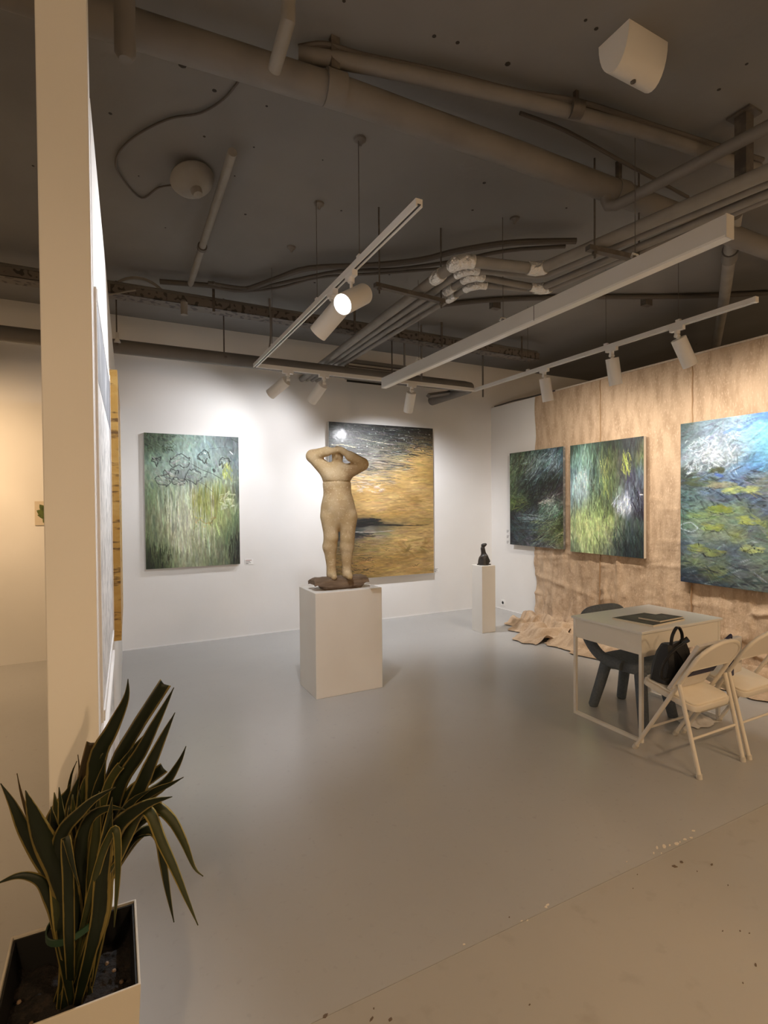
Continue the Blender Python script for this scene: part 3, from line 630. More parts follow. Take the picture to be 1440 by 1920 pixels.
# ------------------------------------------------------------------ painted canvases (brush strokes laid by hand-written rules)
def vnoise(W, H, sx, sy, rng, octs=3):
    out = np.zeros((H, W)); amp = 1.0; tot = 0
    for o in range(octs):
        nx, ny = max(2, int(sx*2**o)+2), max(2, int(sy*2**o)+2)
        g = rng.random((ny, nx))
        xs = np.linspace(0, nx-1.001, W); ys = np.linspace(0, ny-1.001, H)
        xi, yi = xs.astype(int), ys.astype(int); fx, fy = xs-xi, ys-yi
        fx = fx*fx*(3-2*fx); fy = fy*fy*(3-2*fy)
        a = g[np.ix_(yi, xi)]; b = g[np.ix_(yi, xi+1)]; c = g[np.ix_(yi+1, xi)]; d = g[np.ix_(yi+1, xi+1)]
        out += amp*((a*(1-fx)+b*fx)*(1-fy[:, None])+(c*(1-fx)+d*fx)*fy[:, None]); tot += amp; amp *= 0.55
    return out/tot
class Paint:
    def __init__(self, W, H, rows, seed, warp=0.05):
        self.W, self.H = W, H; self.rng = np.random.default_rng(seed)
        g = np.array(rows, float)/255.0; gy, gx, _ = g.shape
        U, V = np.meshgrid(np.linspace(0, 1, W), np.linspace(0, 1, H))
        U = np.clip(U+(vnoise(W, H, 5, 5, self.rng)-.5)*2*warp, 0, 1)*(gx-1.001); V = np.clip(V+(vnoise(W, H, 5, 5, self.rng)-.5)*2*warp, 0, 1)*(gy-1.001)
        xi, yi = U.astype(int), V.astype(int); fx, fy = (U-xi)[..., None], (V-yi)[..., None]
        self.img = (g[yi, xi]*(1-fx)+g[yi, xi+1]*fx)*(1-fy)+(g[yi+1, xi]*(1-fx)+g[yi+1, xi+1]*fx)*fy
        self.base = self.img.copy()
    def dab(self, u, v, ln, wd, ang, col, a=0.8):
        W, H = self.W, self.H; cx, cy = u*W, v*H; R = int(max(ln, wd)*W*0.6)+2
        x0_, x1_, y0_, y1_ = max(0, int(cx-R)), min(W, int(cx+R)+1), max(0, int(cy-R)), min(H, int(cy+R)+1)
        if x1_ <= x0_ or y1_ <= y0_: return
        X, Y = np.meshgrid(np.arange(x0_, x1_)-cx, np.arange(y0_, y1_)-cy)
        ca, sa = math.cos(ang), math.sin(ang)
        p = (X*ca+Y*sa)/(ln*W*0.5+1e-6); q = (-X*sa+Y*ca)/(wd*W*0.5+1e-6)
        m = np.clip(1.25-(p*p)**1.5-q*q, 0, 1)*a
        m = m*(0.75+0.25*np.sin(q*7+self.rng.random()*6))
        self.img[y0_:y1_, x0_:x1_] = self.img[y0_:y1_, x0_:x1_]*(1-m[..., None])+np.array(col)*m[..., None]
    def field(self, n, ln, wd, ang, jit=0.1, spread=0.35, box=(0, 0, 1, 1), pal=None, a=0.75, hue=0.02):
        r = self.rng
        for _ in range(n):
            u = r.uniform(box[0], box[2]); v = r.uniform(box[1], box[3])
            if pal is None:
                c = self.base[min(self.H-1, int(v*self.H)), min(self.W-1, int(u*self.W))]
            else: c = np.array(pal[r.integers(len(pal))], float)/255
            c = np.clip(c*(1+r.normal(0, jit))+r.normal(0, hue, 3), 0, 1)
            g = ang(u, v) if callable(ang) else ang
            self.dab(u, v, ln*r.uniform(.5, 1.6), wd*r.uniform(.5, 1.6), g+r.normal(0, spread), c, a*r.uniform(.5, 1))
    def line(self, pts, wd, col, a=0.8):
        col = np.array(col, float)/255
        for (x0_, y0_), (x1_, y1_) in zip(pts[:-1], pts[1:]):
            dx, dy = (x1_-x0_), (y1_-y0_)*self.H/self.W; L = math.hypot(dx, dy)
            self.dab((x0_+x1_)/2, (y0_+y1_)/2, L*1.15, wd, math.atan2(dy, dx), col, a)
    def ring(self, u, v, ru, rv, wd, col, a=0.7, n=14, jit=0.012, arc=(0, 6.28)):
        r = self.rng; pts = []
        for i in range(n+1):
            w = arc[0]+(arc[1]-arc[0])*i/n; pts.append((u+ru*math.cos(w)+r.normal(0, jit), v+rv*math.sin(w)+r.normal(0, jit)))
        self.line(pts, wd, col, a)
    def grain(self, amt, sx, sy, con=1.0, sat=0.86):
        l_ = self.img.mean(-1, keepdims=True); self.img = l_+(self.img-l_)*sat
        m = self.img.mean((0, 1)); self.img = np.clip(m+(self.img-m)*con, 0, 1)
        n = vnoise(self.W, self.H, self.W/sx, self.H/sy, self.rng, 2)-.5
        self.img = np.clip(self.img*(1+amt*2*n[..., None]), 0, 1)
    def sharpen(self, k):
        b = self.img.copy()
        for ax in (0, 1): b = (np.roll(b, 1, ax)+2*b+np.roll(b, -1, ax))/4
        self.img = np.clip(self.img+k*(self.img-b), 0, 1)
    def colours(self, gain=1.0, tint=(1, 1, 1)):
        self.sharpen(0.9)
        return np.clip(lin(np.clip(self.img, 0, 1)*255)*gain*np.array(tint), 0.003, 0.9)

def canvas_thing(label, face, width, height, thick, paint, gain, mat, edge_mat, group=None, name='painting', tint=(1, 1, 1)):
    """face(u, v, d): world point for u along the width, v down from the top, d out of the wall"""
    t = thing(name, label, 'painting', face(0.5, 1.0, 0), group)
    U, V = np.meshgrid(np.linspace(0, 1, paint.W), np.linspace(0, 1, paint.H))
    o00 = np.array(face(0, 0, thick)); ou = np.array(face(1, 0, thick))-o00; ov = np.array(face(0, 1, thick))-o00
    nrm = np.array(face(0, 0, 1))-np.array(face(0, 0, 0))
    rel = (vnoise(paint.W, paint.H, paint.W/6, paint.H/6, paint.rng, 2)-.5)*0.0016
    rel[0] = rel[-1] = 0; rel[:, 0] = rel[:, -1] = 0
    P = o00+U[..., None]*ou+V[..., None]*ov+rel[..., None]*nrm
    grid_mesh('painted_canvas', P, mat, t, col=paint.colours(gain, tint))
    m = MB(); vv = [face(u, v, d) for d in (0.0, thick-0.0008) for u, v in ((0, 0), (1, 0), (1, 1), (0, 1))]
    m.add(vv, [(3,2,1,0),(4,5,6,7),(0,1,5,4),(1,2,6,5),(2,3,7,6),(3,0,4,7)]); m.build('stretcher_edge', edge_mat, t, smooth=False)
    return t
def back_face(xa, xb, zb, zt, off=0.0):
    return lambda u, v, d: (xa+(xb-xa)*u, YB-off-d, zt-(zt-zb)*v)
def right_face(ya, yb, zb, zt, off):
    return lambda u, v, d: (XR-off-d, ya+(yb-ya)*u, zt-(zt-zb)*v)
MAT['oil'] = paint_material('oil_paint', 0.62, 0.3)
MAT['oil_gloss'] = paint_material('glossy_oil_paint', 0.5, 0.5, 0.22)

# pale green pond painting
rows = [[(92,102,82),(98,112,92),(150,172,158),(150,166,162),(118,128,128),(92,102,100)],
 [(92,108,82),(118,138,118),(168,188,178),(148,168,166),(140,152,150),(108,118,116)],
 [(128,150,130),(152,172,158),(156,168,160),(162,180,172),(156,172,166),(118,128,128)],
 [(142,156,128),(152,168,152),(134,142,138),(152,162,150),(168,180,150),(138,148,130)],
 [(118,132,98),(150,164,132),(178,186,164),(160,164,108),(150,154,90),(106,116,104)],
 [(124,134,98),(166,174,140),(198,200,172),(164,168,100),(164,170,112),(140,150,122)],
 [(112,122,88),(166,170,136),(204,202,178),(182,186,130),(170,178,118),(112,128,94)],
 [(102,112,78),(160,164,130),(194,192,164),(172,176,132),(128,144,104),(92,102,82)],
 [(78,88,58),(128,138,102),(178,180,148),(162,166,132),(128,138,108),(70,76,62)],
 [(50,58,36),(82,92,62),(162,166,132),(152,156,122),(118,128,98),(54,54,46)]]
p = Paint(160, 236, rows, 11, 0.06)
p.field(700, 0.07, 0.024, 1.3, 0.12, 0.6, (0, 0, 1, .42))
p.field(700, 0.17, 0.028, math.pi/2, 0.12, 0.16, (0, .38, 1, 1))
p.field(420, 0.15, 0.014, math.pi/2, 0.16, 0.12, (0, .38, 1, 1))
p.field(160, 0.22, 0.010, math.pi/2, 0.08, 0.05, (.22, .40, .72, .85), [(214,214,190),(200,204,170),(188,192,150),(222,222,204)], .6)
p.field(70, 0.18, 0.010, math.pi/2, 0.1, 0.06, (.48, .40, .82, .58), [(140,142,62),(160,158,70),(176,174,96)], .6)
p.field(90, 0.12, 0.010, math.pi/2, 0.15, 0.12, (.0, .84, .26, 1), [(42,50,30),(58,66,40),(74,84,52)], .7)
p.field(60, 0.12, 0.010, math.pi/2, 0.15, 0.12, (.86, .78, 1, 1), [(48,46,42),(60,62,50)], .7)
p.field(90, 0.05, 0.012, 0.6, 0.15, 0.8, (.0, .0, .3, .13), [(62,72,54),(84,98,76),(104,118,92)], .7)
D = (62, 66, 62)
for (u, v, a, b) in ((.36,.20,.10,.055),(.26,.30,.075,.035),(.49,.31,.085,.05),(.18,.345,.085,.036),(.34,.355,.07,.03)):
    p.ring(u, v, a, b, .014, D, .75); p.ring(u+.01, v+.005, a*.8, b*.7, .009, (112,114,108), .6); p.field(14, .07, .014, .3, .1, .6, (u-a*.7, v-b*.6, u+a*.7, v+b*.6), [(190,192,182),(160,164,156),(136,138,132)], .7)
for (u, v, a, b) in ((.60,.165,.058,.045),(.83,.20,.06,.035),(.115,.195,.03,.022)):
    p.ring(u, v, a, b, .018, (56,60,54), .75); p.field(16, .04, .012, 1, .2, 1.2, (u-a*.8, v-b*.8, u+a*.8, v+b*.8), [(70,74,66),(150,160,150),(96,106,92)], .7)
p.dab(.62, .135, .03, .02, .4, (.92, .92, .88), .9); p.dab(.91, .125, .06, .014, .8, (.88, .9, .88), .9)
p.line([(.48,.22),(.58,.26),(.70,.29),(.80,.33)], .012, (86,92,86), .7); p.line([(.52,.34),(.62,.38),(.70,.43)], .01, (100,104,92), .6); p.line([(.66,.10),(.76,.09),(.86,.085)], .008, (96,104,100), .6)
p.dab(.715, .265, .05, .035, .9, (.25, .26, .24), .85); p.dab(.62, .315, .04, .012, .1, (.3, .31, .3), .8)
p.field(40, .07, .014, 1.4, .1, .3, (.80, .22, .92, .32), [(188,194,96),(170,176,84),(200,204,120)], .7)
p.field(50, .06, .016, 2.3, .1, .5, (.79, .43, .93, .56), [(206,206,170),(190,192,150),(222,222,192)], .75)
p.field(40, .05, .01, .4, .15, 1.2, (.5, .62, .72, .70), [(178,170,84),(150,160,80),(190,150,90)], .7)
p.grain(.13, 2.5, 7, 1.25, .82)
canvas_thing('pale green painting of dripping pond lilies on the back wall', back_face(0.312, 1.345, 0.892, 2.414, 0.006), 1.03, 1.52, 0.045, p, 0.88, MAT['oil'], MAT['canvas_edge'], tint=(0.95, 1.03, 0.98))

# gold and black painting
G = (176, 140, 78); g2 = (160, 124, 62); g3 = (188, 152, 92); K = (30, 30, 28); S = (120, 118, 108)
rows = [[(70,72,68),(44,46,42),(38,38,34),(32,32,30),(40,38,32),(48,42,30)],
 [(96,100,92),(72,72,64),(62,60,52),(58,56,48),(64,58,44),(70,60,40)],
 [(70,74,66),(86,84,70),(78,76,64),(84,78,62),(96,86,60),(112,94,56)],
 [(60,60,52),(70,68,58),(96,92,78),(122,110,80),(150,124,74),(160,128,70)],
 [(80,78,70),(92,90,80),(112,106,92),(140,122,86),G,G],
 [(130,118,92),(126,116,96),(140,124,90),(160,132,80),G,g2],
 [g3,g3,(184,152,96),G,G,g2], [G,g3,G,g2,g3,G], [g2,g2,G,g3,g2,G], [g2,G,g3,G,G,g3],
 [(150,118,66),(150,118,64),g2,g2,G,G],
 [(50,46,36),(48,46,40),(60,56,46),(120,100,62),(160,128,70),G],
 [(56,56,46),(70,72,66),(130,120,96),(158,130,78),G,g3],
 [(90,80,54),(120,102,64),(140,116,70),G,g3,g3], [(110,88,48),(136,108,58),(150,120,66),G,g3,G],
 [(120,92,46),(150,116,58),g2,(150,116,58),(160,126,66),g3], [(100,78,40),(140,108,54),g2,g2,G,g3], [(90,74,40),(120,96,50),(140,110,56),G,G,G]]
p = Paint(180, 236, rows, 22, 0.035)
p.field(900, 0.13, 0.018, 0.0, 0.09, 0.12); p.field(800, 0.10, 0.007, 0.0, 0.13, 0.10)
p.field(500, 0.10, 0.006, 0.03, 0.2, 0.10, (0, 0, 1, .20), [(20,20,18),(34,34,30),(120,120,112),(70,68,60),(28,28,26),(46,44,38)], .75)
p.field(420, 0.014, 0.008, 0.0, 0.25, 1.5, (0, 0, 1, .16), [(150,152,146),(16,16,14),(60,58,52),(26,26,24),(90,88,80)], .7)
p.field(260, 0.12, 0.006, 0.02, 0.2, 0.08, (0, .16, .75, .30), [(36,34,30),(150,146,134),(80,76,66),(60,56,48)], .7)
p.field(120, 0.10, 0.006, 0.02, 0.15, 0.1, (.15, .28, .6, .40), [(70,66,60),(168,158,146),(150,136,120),(110,98,84)], .65)
p.field(30, 0.05, 0.012, 0.0, 0.1, 0.4, (.25, .40, .5, .44), [(190,172,160),(180,160,140)], .6)
p.line([(.02,.145),(.12,.14),(.24,.155)], .008, (214,200,150), .8); p.line([(.24,.09),(.40,.11),(.55,.12)], .007, (170,160,130), .7)
p.field(70, 0.12, 0.012, 0.05, 0.2, 0.08, (.0, .61, .42, .66), [(24,22,20),(34,30,26),(44,38,30)], .85)
p.line([(.40,.650),(.60,.660),(.80,.664),(.94,.660)], .010, (58,48,34), .85); p.line([(.2,.64),(.5,.655),(.68,.661)], .022, (28,26,22), .85)
p.line([(.1,.69),(.35,.70),(.58,.695)], .008, (168,160,150), .7); p.field(36, 0.10, .010, .05, .2, .1, (.0, .70, .42, .735), [(30,32,28),(42,44,38),(52,54,46)], .8)
p.field(60, 0.11, .005, .06, .2, .12, (.0, .74, .55, .87), [(50,44,34),(140,120,96),(70,58,40)], .6)
p.field(200, 0.05, .006, .1, .25, .3, (.0, .86, .4, 1), [(40,36,28),(120,96,52),(80,64,36),(150,120,66)], .65)
p.field(40, 0.08, .02, .1, .08, .4, (.62, .76, .95, .86), [(146,112,56),(136,104,52)], .6)
p.line([(.775,.935),(.79,.945),(.80,.93),(.815,.94),(.83,.928),(.845,.925)], .006, (50,40,24), .9)
p.grain(.13, 8, 2.2, 1.15, .84)
canvas_thing('large gold and black painting behind the standing figure', back_face(2.50, 4.095, 0.60, 2.675, 0.006), 1.6, 2.07, 0.05, p, 0.86, MAT['oil_gloss'], MAT['canvas_edge'])

# dark green painting, partly over the burlap edge
rows = [[(58,66,52),(70,82,62),(64,80,72),(70,84,84),(48,62,66)],[(90,100,84),(84,94,72),(92,106,100),(110,124,128),(60,76,82)],
 [(96,106,74),(70,82,64),(78,90,86),(56,66,66),(70,80,82)],[(74,84,58),(60,70,58),(64,74,72),(40,46,42),(50,56,52)],
 [(70,80,52),(56,64,50),(48,56,52),(42,44,40),(60,54,48)],[(74,84,44),(70,80,52),(40,46,42),(110,108,100),(62,60,54)],
 [(40,46,36),(46,52,44),(44,52,46),(108,124,112),(62,78,58)],[(34,40,36),(58,66,64),(66,76,74),(74,84,66),(50,56,34)],
 [(38,46,44),(60,68,64),(58,66,66),(84,92,70),(74,80,40)],[(34,40,40),(56,62,62),(60,64,66),(70,76,62),(80,82,50)],[(44,50,46),(60,66,62),(74,74,72),(90,86,82),(86,90,62)]]
p = Paint(120, 156, rows, 33, 0.06)
def ang3(u, v): return -0.9 if v < .45 else (-0.45 if u > .4 else 0.2)
p.field(700, 0.18, 0.036, ang3, 0.25, 0.4); p.field(450, 0.16, 0.014, ang3, 0.35, 0.4)
p.field(80, 0.14, 0.010, -0.8, .1, .3, (.3, .05, .95, .32), [(150,164,166),(110,128,132),(176,186,186)], .6)
p.field(60, 0.16, 0.010, -0.5, .1, .3, (.0, .5, .35, .62), [(104,114,56),(84,94,48)], .6)
p.field(90, 0.14, 0.012, -0.6, .2, .4, (.3, .3, .8, .66), [(22,26,24),(34,38,34),(44,44,38)], .7)
p.field(24, 0.10, 0.014, .1, .1, .3, (.58, .5, .85, .56), [(176,164,150),(150,150,140)], .7)
p.field(60, 0.12, 0.012, -0.9, .1, .3, (.56, .56, .9, .70), [(150,166,150),(110,140,118),(90,130,100)], .65)
p.field(70, 0.18, 0.009, -0.35, .12, .25, (.45, .72, 1, .95), [(140,148,104),(110,118,76),(90,98,62)], .65)
p.field(40, 0.2, 0.009, 0.05, .1, .15, (.2, .66, .8, .72), [(130,140,136),(96,108,106)], .6)
p.dab(.50, .885, .10, .08, .3, (.17, .17, .17), .85)
p.grain(.28, 3, 3, 1.3)
canvas_thing('dark green painting overlapping the left edge of the burlap', right_face(5.938, 4.925, 0.998, 2.312, 0.05), 1.01, 1.31, 0.04, p, 1.15, MAT['oil'], MAT['dark_edge'], tint=(0.9, 1.05, 1.15))

# lime green painting
rows = [[(62,76,58),(84,104,84),(60,72,60),(52,60,44),(60,62,60),(56,62,54)],[(92,116,100),(130,158,132),(84,100,76),(78,82,52),(62,62,62),(70,76,50)],
 [(104,130,118),(140,168,146),(100,116,92),(92,98,60),(66,64,70),(96,104,60)],[(120,146,140),(160,184,166),(92,110,92),(96,104,66),(70,68,74),(84,100,90)],
 [(140,158,154),(170,190,176),(110,130,104),(104,116,70),(84,86,92),(96,108,110)],[(120,136,136),(160,176,160),(112,130,96),(90,102,66),(150,154,160),(70,70,78)],
 [(134,150,140),(160,176,134),(140,156,100),(90,98,72),(176,178,182),(60,62,66)],[(160,172,130),(186,198,128),(160,174,104),(120,130,80),(120,124,122),(56,62,58)],
 [(168,178,120),(198,208,128),(190,202,124),(156,164,100),(80,92,80),(58,68,62)],[(160,170,118),(194,204,128),(186,198,124),(140,146,104),(66,78,70),(52,64,58)],
 [(128,140,104),(168,178,116),(170,180,116),(110,116,90),(52,62,60),(46,58,54)],[(100,112,84),(150,160,106),(140,150,100),(90,98,78),(44,54,52),(40,50,46)]]
p = Paint(140, 180, rows, 44, 0.05)
p.field(800, 0.16, 0.032, math.pi/2, 0.2, 0.24); p.field(500, 0.13, 0.015, math.pi/2, 0.25, 0.22)
p.field(120, 0.12, 0.010, math.pi/2, .1, .2, (.05, .25, .25, .5), [(196,212,200),(170,192,182),(210,222,214)], .6)
p.field(110, 0.16, 0.010, math.pi/2, .1, .15, (.28, .05, .55, .66), [(54,66,50),(70,84,58),(40,48,38),(120,128,70)], .65)
p.field(60, 0.10, 0.010, math.pi/2, .1, .25, (.43, .15, .56, .5), [(176,180,96),(150,154,80)], .6)
p.field(50, 0.10, 0.012, 1.4, .1, .3, (.74, .14, .84, .3), [(186,190,80),(150,156,70)], .6)
p.field(70, 0.12, 0.012, 1.9, .08, .3, (.62, .5, .84, .62), [(206,206,212),(184,186,192),(226,226,228)], .65)
p.field(60, 0.14, 0.012, 1.5, .15, .25, (.84, .42, 1, .66), [(40,36,46),(54,52,60),(34,34,38)], .7)
p.field(110, 0.07, 0.03, .5, .05, 1.2, (.1, .66, .62, .92), [(204,212,132),(194,204,124),(178,190,112)], .45)
p.field(120, 0.13, 0.012, 1.5, .15, .3, (.62, .78, 1, 1), [(36,48,46),(54,68,62),(78,96,80),(28,36,34)], .65)
p.line([(.36,.82),(.42,.90),(.45,.98)], .012, (70,78,40), .8); p.line([(.44,.86),(.42,.92)], .012, (80,86,44), .7)
p.dab(.965, .475, .05, .012, 0, (.95, .95, .95), .95)
p.grain(.2, 2, 6, 1.15)
canvas_thing('lime green painting of hanging willow, between two others on burlap', right_face(4.805, 3.777, 0.982, 2.308, 0.05), 1.03, 1.33, 0.04, p, 1.05, MAT['oil'], MAT['cream_edge'], tint=(0.88, 1.03, 1.22))

# blue water lily painting
rows = [[(66,84,84),(92,104,98),(120,140,150),(150,180,205),(110,150,200),(90,140,205),(120,170,210),(110,160,200)],
 [(76,92,92),(110,120,124),(140,154,164),(160,184,205),(130,185,215),(120,190,225),(130,196,220),(120,170,200)],
 [(92,108,112),(150,158,164),(176,180,186),(150,166,180),(140,195,215),(130,205,225),(140,205,220),(130,180,205)],
 [(130,140,146),(170,172,178),(186,186,188),(140,150,150),(110,160,195),(120,190,215),(130,195,215),(110,160,190)],
 [(80,92,84),(84,94,80),(110,120,120),(120,150,180),(90,130,175),(96,140,180),(110,150,180),(100,140,170)],
 [(66,78,72),(84,94,90),(110,130,150),(96,120,160),(120,122,120),(130,130,110),(120,130,140),(110,130,150)],
 [(84,110,104),(100,120,120),(96,110,130),(110,120,130),(70,84,110),(130,140,140),(150,160,170),(110,130,150)],
 [(90,120,110),(120,142,124),(120,136,112),(130,142,90),(110,118,110),(80,90,110),(110,120,130),(100,116,120)],
 [(96,122,104),(124,140,104),(132,146,110),(110,128,124),(110,122,128),(130,140,90),(120,124,104),(100,114,112)],
 [(88,106,100),(130,142,136),(130,140,116),(150,158,92),(110,122,120),(120,134,120),(110,124,110),(100,114,106)],
 [(80,92,102),(110,122,128),(100,112,118),(96,108,120),(120,136,118),(130,146,124),(110,124,110),(96,110,100)],
 [(88,104,90),(130,140,96),(112,124,104),(96,104,112),(110,118,112),(120,130,106),(104,112,104),(90,104,96)],
 [(60,76,84),(60,72,80),(120,124,80),(100,108,104),(106,110,104),(112,118,110),(96,106,100),(84,96,92)],
 [(44,58,72),(48,60,74),(60,72,84),(90,98,96),(96,104,98),(100,106,98),(90,96,92),(80,88,84)]]
rows = [[row[min(7, int(round(k/12/.47*4.6)))] for k in range(13)] for row in rows]
p = Paint(240, 220, rows, 55, 0.04)
def ang5(u, v): return (-0.6 if v < .3 else 0.0)
p.field(1500, 0.07, 0.020, ang5, 0.12, 0.5); p.field(700, 0.06, 0.009, ang5, 0.2, 0.5)
p.field(240, 0.05, 0.008, -.5, .1, 1.0, (.03, .1, .34, .32), [(200,204,208),(170,180,188),(110,122,130),(224,226,226)], .6)
p.field(160, 0.05, 0.010, .1, .15, .5, (.0, .3, .5, .55), [(40,56,60),(70,84,80),(120,140,150),(30,40,46)], .6)
for (u, v, a, b, c) in ((.22,.305,.035,.010,(84,92,62)),(.12,.37,.09,.022,(84,94,70)),(.25,.395,.07,.014,(160,150,120)),(.34,.43,.08,.016,(176,178,104)),(.25,.54,.07,.018,(140,150,60)),(.14,.575,.07,.014,(140,158,100)),(.20,.645,.055,.018,(158,164,80)),(.42,.60,.06,.020,(170,176,88)),(.12,.775,.06,.020,(150,156,84)),(.42,.76,.05,.016,(178,180,110)),(.20,.80,.07,.018,(140,144,84)),(.6,.5,.06,.016,(150,160,80)),(.7,.7,.07,.02,(150,160,90)),(.55,.68,.05,.015,(160,160,90)),(.8,.58,.06,.016,(140,150,80))):
    p.field(22, a*.9, .016, 0.05, .08, .2, (u-a, v-b, u+a, v+b), [c], .75); p.ring(u, v+b*.4, a, b, .007, (52,66,62), .55, 10, .004, (0.2, 3.0))
p.ring(.055, .65, .05, .03, .010, (190,198,200), .7, 10, .006); p.line([(.0,.50),(.02,.58),(.012,.66)], .008, (70,80,70), .7)
p.dab(.235, .335, .06, .02, .3, (.28, .42, .78), .8); p.line([(.26,.09),(.31,.07),(.36,.085),(.42,.05)], .02, (90,130,200), .8)
p.field(80, 0.07, .010, 0.0, .2, .3, (.0, .86, .5, 1), [(34,46,58),(56,70,80),(120,130,130),(44,56,64)], .65)
p.field(14, 0.02, .008, 0.5, .2, 1, (.1, .74, .6, .82), [(16,16,16),(24,26,26)], .9)
p.grain(.16, 4, 2.2, 1.15, .85)
canvas_thing('large blue water lily painting hanging on burlap at the frame edge', right_face(3.358, 1.75, 0.79, 2.378, 0.05), 1.6, 1.59, 0.045, p, 0.9, MAT['oil'], MAT['dark_edge'], tint=(0.85, 1.03, 1.2))

# ------------------------------------------------------------------ works on the partition and beyond
t = thing('gold_canvas', 'thick gold canvas seen edge on, hung on the partition', 'painting', (part_x(3.0), 3.0, 0.93))
y_a, y_b = 2.9, 3.9
MB().prism([(part_x(y_a)+0.004, y_a), (0.026, y_a), (0.026+0.022, y_b), (part_x(y_b)+0.004, y_b)], 0.936, 2.268).build('canvas_block', MAT['gold_side'], t, smooth=False)
MB().prism([(part_x(y_a)+0.0005, y_a-0.004), (part_x(y_a)+0.004, y_a-0.004), (part_x(y_b)+0.004, y_b), (part_x(y_b)+0.0005, y_b)], 0.93, 2.275).build('backing_board', MAT['frame'], t, smooth=False)
def wall_sheet(t, name, ya, yb, za, zb, d0, d1, mat):
    return MB().prism([(part_x(ya)+d0, ya), (part_x(ya)+d1, ya), (part_x(yb)+d1, yb), (part_x(yb)+d0, yb)], za, zb).build(name, mat, t, smooth=False)
t = thing('framed_drawing', 'tall grey graphite drawing in a white frame on the partition', 'drawing', (part_x(2.1), 2.1, 1.0))
wall_sheet(t, 'drawing_sheet', 1.66, 2.72, 1.03, 2.17, 0.0, 0.006, MAT['drawing'])
wall_sheet(t, 'dark_wash', 1.66, 2.72, 1.95, 2.168, 0.0055, 0.0068, MAT['drawing_dark'])
for (a, b, c, d, e) in ((1.645, 1.66, 1.0, 2.2, 0.0064), (2.72, 2.75, 1.0, 2.2, 0.010)):
    wall_sheet(t, 'frame_bar', a, b, c, d, 0.0, e, MAT['frame'])
wall_sheet(t, 'frame_bar', 1.66, 2.72, 1.0, 1.03, 0.0, 0.010, MAT['frame']); wall_sheet(t, 'frame_bar', 1.66, 2.72, 2.17, 2.2, 0.0, 0.008, MAT['frame'])
t = thing('framed_drawing', 'pale lower drawing in a white frame near the floor of the partition', 'drawing', (part_x(2.1), 2.1, 0.2))
wall_sheet(t, 'drawing_sheet', 1.66, 2.72, 0.22, 0.90, 0.0, 0.006, MAT['drawing'])
wall_sheet(t, 'frame_bar', 1.63, 2.75, 0.90, 0.93, 0.0, 0.012, MAT['frame']); wall_sheet(t, 'frame_bar', 1.63, 2.75, 0.19, 0.22, 0.0, 0.012, MAT['frame'])
# small leaf print beyond the pillar
a = at_y(65, 940, YB); xr = a.x+0.30
t = thing('leaf_print', 'small print of a green leaf on the warm wall beyond the pillar', 'print', (a.x+0.15, YB, 1.41))
MB().box((a.x, YB-0.012, 1.41), (xr, YB, 1.657)).build('paper', MAT['leafpaper'], t, smooth=False)
for k, (cx, cz, an, ln) in enumerate(((0.055, .13, 2.6, .09), (0.075, .17, 2.2, .11), (0.085, .09, 2.9, .13), (0.15, .13, 0.6, .13), (0.11, .18, 1.3, .11), (0.17, .09, -0.4, .11), (0.10, .065, -2.2, .10), (0.10, .125, 2.75, .12))):
    n = 8; pts = []
    for i in range(n+1):
        w = i/n; pts.append((w*ln-ln/2, 0.030*math.sin(math.pi*w)))
    for i in range(n-1, 0, -1):
        w = i/n; pts.append((w*ln-ln/2, -0.030*math.sin(math.pi*w)))
    yy = YB-0.0125-0.0004*k
    vv = [(a.x+cx+px*math.cos(an)-pz*math.sin(an), yy, 1.41+cz+px*math.sin(an)+pz*math.cos(an)) for px, pz in pts]
    vv2 = [(q[0], yy-0.0003, q[2]) for q in vv]; m = MB(); n2 = len(vv)
    m.add(vv+vv2, [tuple(range(n2)), tuple(range(2*n2-1, n2-1, -1))]+[(i, (i+1) % n2, (i+1) % n2+n2, i+n2) for i in range(n2)]); m.build('printed_leaf', MAT['leafprint'], t, smooth=False)

# caption cards
def caption(label, x, z, w, h, right=False, y=None, ink='ink'):
    t = thing('caption_card', label, 'caption', (x, YB, z) if not right else (XR, y, z), 'caption cards')
    def bx(u0, u1, v0, v1, d0, d1, m, nm):
        if right: MB().box((XR-d1, y-u1*w, z+v0*h), (XR-d0, y-u0*w, z+v1*h)).build(nm, m, t, smooth=False)
        else: MB().box((x+u0*w, YB-d1, z+v0*h), (x+u1*w, YB-d0, z+v1*h)).build(nm, m, t, smooth=False)
    bx(0, 1, 0, 1, 0, .004, MAT['card'], 'card')
    for k, (v, e, mt) in enumerate(((.72, .8, ink), (.50, .6, 'ink'), (.26, .7, 'ink'), (.10, .4, 'ink'))):
        bx(.08, e, v, v+.10, .0041, .0046, MAT[mt], 'printed_line')
caption('small white caption card beside the pale green painting', 1.415, 0.875, 0.10, 0.065, ink='redink')
caption('small white caption card beside the large gold painting', 4.13, 0.60, 0.09, 0.06)
for k, (zz, lb) in enumerate(((1.155, 'top one of three caption cards stacked beside the dark green painting'), (1.075, 'middle one of three caption cards stacked beside the dark green painting'), (0.995, 'bottom one of three caption cards stacked beside the dark green painting'))):
    caption(lb, 0, zz, 0.085, 0.052, True, 6.12)
t = thing('wall_socket', 'white wall socket low on the wall near the corner', 'socket', (XR, 6.2, 0.09))
MB().box((XR-0.012, 6.155, 0.055), (XR, 6.245, 0.145)).build('plate', MAT['socket'], t, smooth=False, bevel=0.004)
MB().cyl((XR-0.0135, 6.2, 0.1), (XR-0.006, 6.2, 0.1), 0.022).build('receptacle', MAT['hole'], t)
q = at_y(333, 662, YB); t = thing('wall_hook', 'small black hook on the back wall below the duct', 'hook', q)
